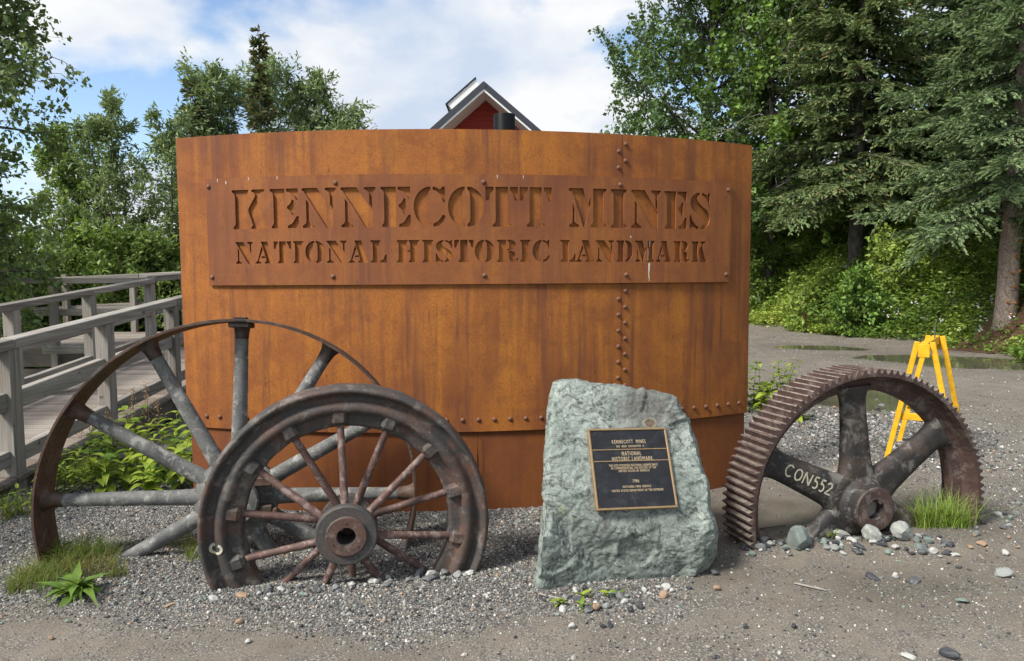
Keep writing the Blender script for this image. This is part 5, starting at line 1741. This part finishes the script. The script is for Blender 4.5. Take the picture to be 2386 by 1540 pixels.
# -------- right-hand side: spruces on the bank, poplars beyond
x, y = 10.75, 15.35
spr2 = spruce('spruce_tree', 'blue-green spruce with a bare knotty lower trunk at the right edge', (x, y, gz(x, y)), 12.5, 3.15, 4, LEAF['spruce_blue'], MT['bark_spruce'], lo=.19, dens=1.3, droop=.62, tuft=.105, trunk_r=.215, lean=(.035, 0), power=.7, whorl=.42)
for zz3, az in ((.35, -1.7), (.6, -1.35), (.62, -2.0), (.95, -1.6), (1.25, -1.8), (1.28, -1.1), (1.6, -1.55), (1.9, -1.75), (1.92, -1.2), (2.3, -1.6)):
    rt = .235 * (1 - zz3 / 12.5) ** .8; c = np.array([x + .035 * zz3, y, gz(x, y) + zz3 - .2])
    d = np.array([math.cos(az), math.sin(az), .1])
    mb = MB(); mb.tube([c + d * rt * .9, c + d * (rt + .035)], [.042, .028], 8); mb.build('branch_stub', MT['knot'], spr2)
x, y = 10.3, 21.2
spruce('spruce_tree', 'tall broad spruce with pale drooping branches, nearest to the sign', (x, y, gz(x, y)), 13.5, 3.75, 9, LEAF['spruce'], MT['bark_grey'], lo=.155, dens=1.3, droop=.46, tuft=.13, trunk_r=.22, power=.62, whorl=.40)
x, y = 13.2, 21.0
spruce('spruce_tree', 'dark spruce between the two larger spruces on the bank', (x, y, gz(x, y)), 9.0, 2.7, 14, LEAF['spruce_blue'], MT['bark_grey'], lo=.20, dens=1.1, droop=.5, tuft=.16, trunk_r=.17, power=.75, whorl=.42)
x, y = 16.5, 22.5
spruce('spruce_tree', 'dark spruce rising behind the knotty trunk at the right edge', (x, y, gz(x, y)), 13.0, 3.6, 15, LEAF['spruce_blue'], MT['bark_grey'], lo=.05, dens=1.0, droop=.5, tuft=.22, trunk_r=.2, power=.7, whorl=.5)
ell = lambda w, pk: (lambda t: w * max(0.0, 1 - abs((t - pk) / (1.02 - pk if t > pk else pk + .35)) ** 2.0) ** .5)
x, y = 6.6, 26.5
broad_tree('poplar_tree', 'tall dark green poplar with its crown leaning over the right part of the sign', (x, y, gz(x, y)), 14.5, ell(4.9, .42), 31, LEAF['poplar'], MT['bark_grey'], nl=96, leaf_len=.135, leaf_w=.75, per=22, lo=.12, trunk_r=.22, sub=7, twigs=4, spread=.16, elev=(.1, 1.0), lift=.55)
x, y = 8.9, 24.3
broad_tree('poplar_tree', 'light green leafy poplar with grey dead twigs between sign and spruces', (x, y, gz(x, y)), 12.5, ell(3.2, .5), 37, LEAF['poplar_pale'], MT['bark_grey'], nl=60, leaf_len=.15, leaf_w=.85, per=15, lo=.10, trunk_r=.19, sub=6, twigs=4, spread=.18, elev=(0, .9), lift=.25, dead=16)
x, y = 13.0, 27.5
broad_tree('poplar_tree', 'dark poplar far back above the spruces on the bank', (x, y, gz(x, y)), 13.0, ell(3.6, .5), 39, LEAF['poplar'], MT['bark_grey'], nl=42, leaf_len=.2, leaf_w=.8, per=11, lo=.10, trunk_r=.2, sub=6, twigs=4, spread=.2, elev=(0, .9))
# shrubs on the bank
for i, (px, Y, h, w, lf, lab) in enumerate((
        (1775, 24.2, 2.4, 1.1, 'shrub', 'dark leafy shrub on the bank just right of the sign edge'),
        (1905, 20.6, 1.5, .9, 'herb', 'yellowish shrub under the drooping spruce branches'),
        (2085, 18.9, 1.5, 1.0, 'herb', 'bright green bush in front of the broad spruce, above the sawhorse'),
        (2260, 18.0, 1.5, 1.1, 'shrub', 'shaded bush left of the knotty spruce trunk'),
        (1985, 18.7, 1.6, .9, 'poplar_pale', 'young leafy sapling climbing through the lower spruce branches'),
        (2370, 16.9, 1.8, 1.0, 'shrub', 'low bush behind the knotty spruce trunk at the right edge'))):
    X = px_xy(px, Y)
    broad_tree('shrub', lab, (X, Y, gz(X, Y)), h, ell(w, .5), 60 + i, LEAF[lf], MT['bark_grey'], nl=26, leaf_len=.105, leaf_w=.62, per=12, lo=.05, trunk_r=.03, sub=5, twigs=3, spread=.12, stems=4, elev=(.2, .9), cat='shrub')

# undergrowth of the bank: leaves and grasses too many to count
rs = np.random.default_rng(77)


def carpet(name, label, cat, n_pl, region, hfun, leaf, lenr, seed, per=14, keep_fn=None):
    r = np.random.default_rng(seed)
    x = r.uniform(region[0], region[1], n_pl); y = r.uniform(region[2], region[3], n_pl)
    if keep_fn is not None:
        m = keep_fn(x, y, r); x, y = x[m], y[m]
    z = height(x, y); n = len(x)
    hh = hfun(x, y) * r.uniform(.4, 1.15, n)
    tone = np.clip(.45 + .30 * np.sin(x * 1.7 + 1.3 * np.sin(y * 1.1)) + .22 * np.sin(y * 2.3 + x * .8) + r.normal(0, .10, n), 0, 1)
    u = r.random((n, per)) ** .75
    ang = r.uniform(0, 6.283, (n, per)); rad_ = r.random((n, per)) * (.10 + .22 * hh)[:, None]
    C = np.stack([x[:, None] + np.cos(ang) * rad_, y[:, None] + np.sin(ang) * rad_, z[:, None] + hh[:, None] * u], -1).reshape(-1, 3)
    D = unit(np.stack([np.cos(ang), np.sin(ang), r.uniform(-.3, .7, (n, per))], -1).reshape(-1, 3) + r.normal(0, .3, (n * per, 3)))
    Nn = unit(r.normal(0, .55, (n * per, 3)) + [0, 0, 1])
    L = r.uniform(*lenr, n * per); W = L * r.uniform(.35, .75, n * per)
    t = np.clip(np.repeat(tone, per) * .75 + r.normal(.08, .12, n * per), 0, .86)
    m = r.random(len(t)) < .012; t[m] = .97
    o = link(name, leaf_mesh(name, C, D, Nn, L, W, t, org=np.zeros(3)), leaf)
    return tag(o, label, cat, None, 'stuff')


def on_bank(x, y, r):
    e = x - np.interp(y, EDGE_Y, EDGE_X)
    m = (e > -.10 + .25 * np.sin(x * 3 + y * 2.1)) & (e < 7)
    m &= ~((np.hypot(x - 10.5, y - 15.0) < .95) & (r.random(len(x)) < .93))
    return m & (r.random(len(x)) < np.exp(-.05 * np.maximum(e, 0)))


carpet('undergrowth', 'dense green and yellowish undergrowth covering the bank beside the road', 'undergrowth', 21000, (6.2, 15.5, 12.3, 27), lambda x, y: .30 + .45 * np.clip((x - np.interp(y, EDGE_Y, EDGE_X)) / 1.2, 0, 1) + .14 * np.sin(x * 2.1 + y), LEAF['herb'], (.05, .13), 78, 13, on_bank)
# soil patch under the knotty spruce
n = 40; th = np.arange(n) * 2 * math.pi / n
V = [(10.45, 15.0, gz(10.45, 15.0) + .03)]
for q in (.5, 1.0):
    for t in th:
        rr_ = q * (.95 + .12 * math.sin(3 * t) + .07 * math.sin(7 * t)); xx, yy = 10.45 + rr_ * 1.15 * math.cos(t), 15.0 + rr_ * math.sin(t); V.append((xx, yy, gz(xx, yy) + .03 * (1.2 - q)))
F = [(0, 1 + j, 1 + (j + 1) % n) for j in range(n)] + [(1 + j, 1 + n + j, 1 + n + (j + 1) % n, 1 + (j + 1) % n) for j in range(n)]
tag(link('needle_litter', mesh_np('needle_litter', np.array(V), F, True), MT['soil']), kind='structure')
# white flowers in the bank
r = np.random.default_rng(8); C = []
for i in range(70):
    Y = r.uniform(14.5, 22); X = np.interp(Y, EDGE_Y, EDGE_X) + r.uniform(.1, 2.6); C.append((X, Y, gz(X, Y) + r.uniform(.35, .7)))
C = np.repeat(np.array(C), 7, 0) + r.normal(0, .028, (490, 3)); m = len(C)
tag(link('wildflowers', leaf_mesh('wildflowers', C, unit(r.normal(0, 1, (m, 3))), unit(r.normal(0, .3, (m, 3)) + [0, -.4, 1]), np.full(m, .045), np.full(m, .04), r.random(m)), LEAF['flower']), 'small white wildflowers scattered over the green bank', 'flowers', None, 'stuff')
X, Y = px_xy(1877, 19.9), 19.9
stake = MB(); stake.tube([(X, Y, gz(X, Y) - .2), (X - .06, Y, gz(X, Y) + 1.15)], [.032, .030], 8)
tag(stake.build('stake', MT['stake'], None, loc=(X, Y, gz(X, Y))), 'thin rusty iron stake leaning in the green bank', 'stake')

# -------- left-hand side
birchp = lambda w: (lambda t: w * (1 - abs(t - .45) * 1.25) if t < .95 else w * .25)
X, Y = -7.55, 9.3
broad_tree('birch_tree', 'near birch with dark drooping leaves filling the left edge of the picture', (X, Y, gz(X, Y)), 7.4, ell(1.45, .42), 101, LEAF['birch'], MT['bark_grey'], nl=74, leaf_len=.075, leaf_w=.72, per=11, lo=.16, trunk_r=.10, sub=7, twigs=4, spread=.09, elev=(0, .8), lift=-.1, droop=.35)
X, Y = px_xy(218, 17.0), 17.0
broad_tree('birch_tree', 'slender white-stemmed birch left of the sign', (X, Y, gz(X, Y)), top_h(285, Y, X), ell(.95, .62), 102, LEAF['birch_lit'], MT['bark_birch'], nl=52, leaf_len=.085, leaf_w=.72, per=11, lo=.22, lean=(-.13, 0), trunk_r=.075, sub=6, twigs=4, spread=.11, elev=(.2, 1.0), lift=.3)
X, Y = px_xy(375, 16.0), 16.0
broad_tree('willow_tree', 'grey-green willow with upswept branches touching the left edge of the sign', (X, Y, gz(X, Y)), top_h(235, Y, X), ell(1.15, .5), 103, LEAF['willow'], MT['bark_grey'], nl=60, leaf_len=.115, leaf_w=.34, per=12, lo=.08, trunk_r=.06, sub=6, twigs=4, spread=.10, stems=3, elev=(.5, 1.1), lift=.5)
X, Y = px_xy(552, 19.0), 19.0
broad_tree('willow_tree', 'willow showing above the left top corner of the sign', (X, Y, gz(X, Y)), top_h(215, Y, X), ell(2.0, .62), 104, LEAF['willow'], MT['bark_grey'], nl=84, leaf_len=.125, leaf_w=.34, per=16, lo=.25, trunk_r=.07, sub=6, twigs=4, spread=.11, stems=3, elev=(.5, 1.1), lift=.5)
X, Y = px_xy(715, 19.5), 19.5
broad_tree('willow_tree', 'willow right of the pointed spruce, above the sign top', (X, Y, gz(X, Y)), top_h(180, Y, X), ell(2.1, .62), 105, LEAF['willow'], MT['bark_grey'], nl=78, leaf_len=.125, leaf_w=.34, per=16, lo=.25, trunk_r=.07, sub=6, twigs=4, spread=.11, stems=3, elev=(.5, 1.1), lift=.5)
X, Y = px_xy(622, 18.0), 18.0
spruce('spruce_tree', 'pointed spruce with brown cones at its top rising behind the sign', (X, Y, gz(X, Y)), top_h(58, Y, X), 1.75, 106, LEAF['spruce_cone'], MT['bark_grey'], lo=.1, dens=1.2, droop=.35, tuft=.105, trunk_r=.08, power=1.2, whorl=.34, cone_top=.62)
X, Y = px_xy(468, 18.2), 18.2
spruce('spruce_tree', 'shorter dark spruce behind the left top corner of the sign', (X, Y, gz(X, Y)), top_h(190, Y, X), 1.2, 107, LEAF['spruce_cone'], MT['bark_grey'], lo=.1, dens=1.1, droop=.35, tuft=.13, trunk_r=.09, power=.75, whorl=.30, cone_top=.75)
X, Y = px_xy(258, 17.8), 17.8
spruce('spruce_tree', 'little dark spruce among the bushes behind the boardwalk', (X, Y, gz(X, Y)), 4.6, .95, 108, LEAF['spruce_cone'], MT['bark_grey'], lo=.05, dens=1.1, droop=.3, tuft=.13, trunk_r=.06, power=.8, whorl=.28, cone_top=.95)
for i, (px, Y, h, w, lf, lab) in enumerate((
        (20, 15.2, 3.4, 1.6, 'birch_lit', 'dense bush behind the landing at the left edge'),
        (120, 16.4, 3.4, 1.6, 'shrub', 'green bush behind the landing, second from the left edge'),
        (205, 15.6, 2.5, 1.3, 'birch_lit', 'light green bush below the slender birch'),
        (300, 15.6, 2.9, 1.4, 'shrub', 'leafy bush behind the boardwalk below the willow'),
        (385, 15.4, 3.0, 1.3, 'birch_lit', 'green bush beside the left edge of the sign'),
        (-90, 13.5, 4.2, 1.8, 'birch', 'dark bush beside the near birch, cut by the picture edge'),
        (60, 20, 3.3, 2.0, 'birch', 'low thicket far behind the landing, left one'),
        (330, 20, 3.2, 2.0, 'birch', 'low thicket far behind the landing, right one'))):
    X = px_xy(px, Y)
    broad_tree('bush', lab, (X, Y, gz(X, Y)), h, ell(w, .45), 120 + i, LEAF[lf], MT['bark_grey'], nl=48, leaf_len=.10, leaf_w=.62, per=16, lo=.04, trunk_r=.035, sub=5, twigs=3, spread=.12, stems=4, elev=(.1, .9), cat='bush')
carpet('ground_cover', 'low green plants covering the slope behind the boardwalk', 'undergrowth', 2200, (-16, -1.5, 11, 24), lambda x, y: .55 + .2 * np.sin(x * 2.1 + y), LEAF['shrub'], (.06, .14), 79, 13, lambda x, y, r: ~((x > -9.8) & (x < -4.2) & (y < 14.2)))

# ------------------------------------------------------------------ plants in the foreground


def blades(name, base_pts, n, hlo, hhi, lean, w, seed, leaf, parent=None, org=np.zeros(3), tint=(.2, .9), arch=.5, brown=0.0):
    """grass: each blade a bent strip of three quads"""
    r = np.random.default_rng(seed)
    bp = np.asarray(base_pts)[r.integers(0, len(base_pts), n)] + np.stack([r.normal(0, .02, n), r.normal(0, .02, n), np.zeros(n)], 1)
    az = r.uniform(0, 6.283, n); h = r.uniform(hlo, hhi, n); ln = r.uniform(.1, 1, n) * lean
    d = np.stack([np.cos(az), np.sin(az), np.zeros(n)], 1); sd = np.stack([-np.sin(az), np.cos(az), np.zeros(n)], 1)
    V = []
    for i, u in enumerate((0, .35, .7, 1.0)):
        c = bp + d * (ln * h * u ** 1.8)[:, None] + np.array([0, 0, 1.0]) * (h * (u - arch * ln * u * u * .6))[:, None]
        ww = (w * (1 - .92 * u) * .5)
        V.append(c + sd * ww); V.append(c - sd * ww)
    V = np.stack(V, 1).reshape(-1, 3) - org; b = np.arange(n) * 8
    F = np.concatenate([np.stack([b + 2 * i, b + 2 * i + 1, b + 2 * i + 3, b + 2 * i + 2], 1) for i in range(3)])
    t = r.uniform(*tint, n); t[r.random(n) < brown] = .97
    return mesh_np(name, V, F, False, np.repeat(t, 8))


def tuft(label, x, y, rx, ry, n, hlo, hhi, leaf, seed, lean=.8, w=.006, name='grass_tuft', brown=0.0, tint=(.2, .82), cat='grass'):
    r = np.random.default_rng(seed)
    a = r.uniform(0, 6.283, 60); q = np.sqrt(r.random(60)); X = x + rx * q * np.cos(a); Y = y + ry * q * np.sin(a)
    bp = np.stack([X, Y, height(X, Y) - .005], 1); org = np.array([x, y, gz(x, y)])
    o = link(name, blades(name, bp, n, hlo, hhi, lean, w, seed, leaf, org=org, brown=brown, tint=tint), leaf, None, tuple(org))
    return tag(o, label, cat)


p = at_z(2195, 1238); tuft('bright green grass tuft growing at the right foot of the gear', p[0], p[1], .16, .10, 620, .07, .30, LEAF['grass'], 1, 1.35, .0055)
p = at_z(75, 1365); tuft('mossy yellow-green horsetail clump left of the pulley rim end', p[0] + .05, p[1], .17, .13, 760, .05, .14, LEAF['horsetail'], 2, 1.7, .004, 'horsetail_clump', .10)
p = at_z(190, 1318); tuft('dark feathery horsetail clump right of the pulley rim end', p[0], p[1], .20, .12, 760, .07, .19, LEAF['horsetail'], 3, 1.6, .004, 'horsetail_clump', .04, (.0, .6))
p = at_z(225, 1352); tuft('browning horsetail patch around the buried lower spoke', p[0], p[1], .16, .10, 420, .05, .13, LEAF['horsetail'], 4, 1.3, .004, 'horsetail_clump', .45)
p = at_z(425, 1272); tuft('low dark weed patch on the gravel between pulley spokes', p[0], p[1], .15, .07, 240, .03, .09, LEAF['horsetail'], 5, 1.3, .004, 'weed_patch', .2)
p = at_z(458, 1302); tuft('small yellowish grass tuft touching the flanged wheel rim', p[0], p[1], .06, .05, 150, .05, .12, LEAF['horsetail'], 6, 1.2, .0045, 'grass_tuft', .1, (.4, .85))
p = at_z(300, 1100); tuft('yellow-green grass edging along the foot of the ramp', p[0] - .25, p[1], .42, .16, 900, .06, .20, LEAF['grass'], 7, 1.2, .005, 'grass_strip', .0, (.4, .9))
p = at_z(150, 1120); tuft('sparse grass in the shade of the ramp side', p[0] - .05, p[1], .35, .15, 320, .06, .22, LEAF['horsetail'], 8, 1.0, .005, 'grass_strip', .1)
p = at_z(400, 1112); tuft('short mossy grass under the leafy weeds', p[0], p[1], .30, .06, 420, .03, .09, LEAF['horsetail'], 9, 1.2, .004, 'grass_strip', .1, (.3, .85))
p = at_z(20, 1195); tuft('grass patch at the foot of the nearest ramp post', p[0], p[1], .25, .22, 420, .05, .16, LEAF['horsetail'], 10, 1.2, .005, 'grass_strip', .1, (.1, .8))
p = at_z(960, 1400)


def broad_leaf(name, L, W, droop, leaf, tint, n=6, wavy=0.0):
    V = []; 
    for i in range(n + 1):
        u = i / n; wd = W / 2 * math.sin(math.pi * min(1, u * .93 + .07) ** .75) * (1 + wavy * math.sin(u * 14)) if i < n else 0.0
        zc = -droop * L * u * u; x = L * u * (1 - .15 * droop * u)
        V += [(x, wd, zc + wd * .28), (x, 0, zc), (x, -wd, zc + wd * .28)]
    F = []
    for i in range(n):
        a = i * 3; F += [(a, a + 1, a + 4, a + 3), (a + 1, a + 2, a + 5, a + 4)]
    me = mesh_np(name, np.array(V), F, True, np.full(len(V), tint)); me.materials.append(leaf); return me


leaf_bank = {}
for kind, L, W, dr, mats in (('weed', .105, .058, .5, 'weed'), ('dandelion', .15, .042, .8, 'dandelion'), ('small', .06, .022, .4, 'weed')):
    for i in range(5):
        leaf_bank[(kind, i)] = broad_leaf('leaf', L * (.85 + .08 * i), W, dr * (.7 + .15 * i), LEAF[mats], .08 + .21 * i, 6, .25 if kind == 'dandelion' else 0)


def put_leaf(root, kind, p, az, pitch, sc, rn, roll=0.0):
    o = bpy.data.objects.new('leaf', leaf_bank[(kind, rn.randrange(5))]); COL.objects.link(o); o.parent = root
    o.matrix_local = Matrix.Translation(np.asarray(p) - OFF[root]) @ Matrix.Rotation(az, 4, 'Z') @ Matrix.Rotation(-pitch, 4, 'Y') @ Matrix.Rotation(roll, 4, 'X') @ Matrix.Scale(sc, 4)


def leafy_weed(label, x, y, h, nodes, kind='weed', seed=0, group=None, lean=(0, 0), stems=1, sc=1.0, name='leafy_weed', cat='weed'):
    rn = random.Random(seed); z0 = gz(x, y); root = thing(name, label, cat, (x, y, z0), group)
    for s_ in range(stems):
        lx, ly = lean[0] + rn.uniform(-.25, .25), lean[1] + rn.uniform(-.25, .25); hh = h * rn.uniform(.75, 1.05)
        bx, by = x + rn.uniform(-.05, .05) * stems ** .5, y + rn.uniform(-.05, .05) * stems ** .5
        pts = [np.array([bx + lx * hh * u * u, by + ly * hh * u * u, z0 - .02 + hh * u]) for u in np.linspace(0, 1, 6)]
        mb = MB(); mb.tube(pts, [.0045, .004, .0035, .003, .0025, .002], 6); mb.build('stem', MT['stem'], root, True)
        az = rn.uniform(0, 6)
        for i in range(nodes):
            u = .22 + .78 * i / max(1, nodes - 1); f = u * 5; j = min(4, int(f)); p = pts[j] + (pts[j + 1] - pts[j]) * (f - j)
            for sd in (0, math.pi):
                put_leaf(root, kind, p, az + sd + rn.uniform(-.3, .3), rn.uniform(-.1, .55) + .25 * u, sc * rn.uniform(.75, 1.1) * (1 - .25 * u), rn, rn.uniform(-.3, .3))
            az += 1.57 + rn.uniform(-.3, .3)
    return root


MT['stem'] = mat_plain('green_stem', (.12, .15, .04), .7, .2, .3, 30)
rw = random.Random(5)
spots = [(-2.62, 5.35, .42), (-2.80, 5.55, .46), (-2.98, 5.45, .45), (-3.12, 5.75, .55), (-2.70, 5.75, .50), (-2.50, 5.55, .40), (-2.88, 5.95, .58), (-3.28, 5.55, .40), (-2.48, 5.85, .42), (-3.05, 5.28, .30), (-2.75, 5.18, .28), (-3.35, 5.9, .52), (-2.58, 6.1, .55)]
for i, (x, y, h) in enumerate(spots):
    leafy_weed('yellow-green leafy weed in the clump between the ramp and the sign', x, y, h, 6, 'weed', 20 + i, 'leafy weeds beside the ramp', (0, -.15), 3, 1.35)
for i, (x, y, h) in enumerate([(-3.45, 5.45, .34), (-3.5, 5.2, .30), (-3.3, 5.2, .26), (-3.42, 5.75, .38)]):
    leafy_weed('thin-leaved green weed leaning from the side of the ramp', x, y, h, 9, 'small', 50 + i, 'thin-leaved weeds at the ramp side', (.2, -.2), 4, 1.5)
p = at_z(60, 1195); leafy_weed('small bright weed at the foot of the nearest ramp post', p[0], p[1], .20, 6, 'small', 61, None, (0, 0), 3, 1.3)
p = at_z(1893, 1250); leafy_weed('small green seedling at the left spoke stub of the gear', p[0], p[1] + .04, .09, 3, 'small', 62, None, (-.2, -.2), 1, .9)
p = at_z(1925, 1258); leafy_weed('small green seedling with drooping leaves under the painted spoke', p[0], p[1], .11, 3, 'small', 63, None, (.2, -.3), 2, .9)
p = at_z(1328, 1392); leafy_weed('flattened weed with green leaves under the left front of the boulder', p[0], p[1] - .03, .05, 4, 'small', 64, None, (-.6, -.6), 3, 1.2)
p = at_z(1412, 1385); leafy_weed('tiny weed under the middle of the boulder front', p[0], p[1] - .03, .05, 3, 'small', 65, None, (.2, -.6), 2, 1.0)
for i in range(9):
    x = 2.62 + rw.uniform(0, .75); y = 8.0 + rw.uniform(-.35, .9)
    leafy_weed('green weed in the clump behind the right edge of the sign', x, y, rw.uniform(.25, .6), 6, 'weed', 80 + i, 'weeds behind the right edge of the sign', (.1, -.2), 4, 1.35)
# dandelion rosette
p = at_z(178, 1392); rd_ = random.Random(2)
dan = thing('dandelion', 'bright green dandelion-like rosette on the gravel beside the pulley rim end', 'weed', (p[0], p[1], gz(p[0], p[1])))
for i in range(60):
    put_leaf(dan, 'dandelion', np.array([p[0] + rd_.uniform(-.03, .03), p[1] + rd_.uniform(-.03, .03), gz(p[0], p[1]) + .01]), i * 2.4 + rd_.uniform(-.3, .3), rd_.uniform(.25, 1.35), rd_.uniform(.5, 1.05), rd_, rd_.uniform(-.5, .5))
# dry seed stalks by the ramp
MT['dry'] = mat_plain('dry_stalk_brown', (.24, .16, .085), .9, .1, .5, 50)
for i, (px, py0, py1) in enumerate(((300, 1060, 905), (345, 1050, 890), (372, 1060, 930), (205, 1070, 985), (180, 1080, 960), (255, 1050, 955))):
    b = at_z(px, 1085 - i * 3); t = at_y(px + rw.uniform(-12, 12), py1, b[1]); r = np.random.default_rng(i + 300)
    rt = thing('dry_stalk', 'thin dry brown seed stalk standing before the ramp', 'stalk', (b[0], b[1], 0), 'dry seed stalks before the ramp')
    pts = [b + (t - b) * u + np.array([.02 * math.sin(u * 3), 0, 0]) for u in np.linspace(0, 1, 6)]
    mb = MB(); mb.tube(pts, [.003, .003, .0026, .0024, .002, .0016], 5); mb.build('stem', MT['dry'], rt)
    n = 150; u = .55 + .45 * r.random(n); C = b + (t - b) * u[:, None] + r.normal(0, .016, (n, 3)) * (1.3 - u)[:, None] * 2
    link('seed_head', leaf_mesh('seed_head', C, unit(r.normal(0, 1, (n, 3)) + [0, 0, .6]), unit(r.normal(0, 1, (n, 3))), np.full(n, .017), np.full(n, .009), r.random(n), org=np.array([b[0], b[1], 0])), LEAF['dry'], rt)
# twigs lying on the ground
for (x0, y0, x1, y1, lab) in ((1255, 1392, 1320, 1403, 'bleached curved twig lying left of the boulder foot'), (1850, 1362, 1925, 1378, 'thin reddish twig lying on the sand before the gear'), (1765, 1232, 1830, 1222, 'dark wet stick lying in the muddy puddle inside the gear')):
    a, b = at_z(x0, y0), at_z(x1, y1); a[2] = gz(a[0], a[1]) + .008; b[2] = gz(b[0], b[1]) + .008; m = (a + b) / 2 + [0, -.012, .004]
    mb = MB(); mb.tube([a, (a * .6 + m * .4), m, (b * .6 + m * .4), b], [.0035, .0045, .0045, .004, .003], 6)
    tag(mb.build('twig', MT['bark_dead'] if 'dark' not in lab else MT['dark_wood'], None, loc=tuple(a)), lab, 'twig')
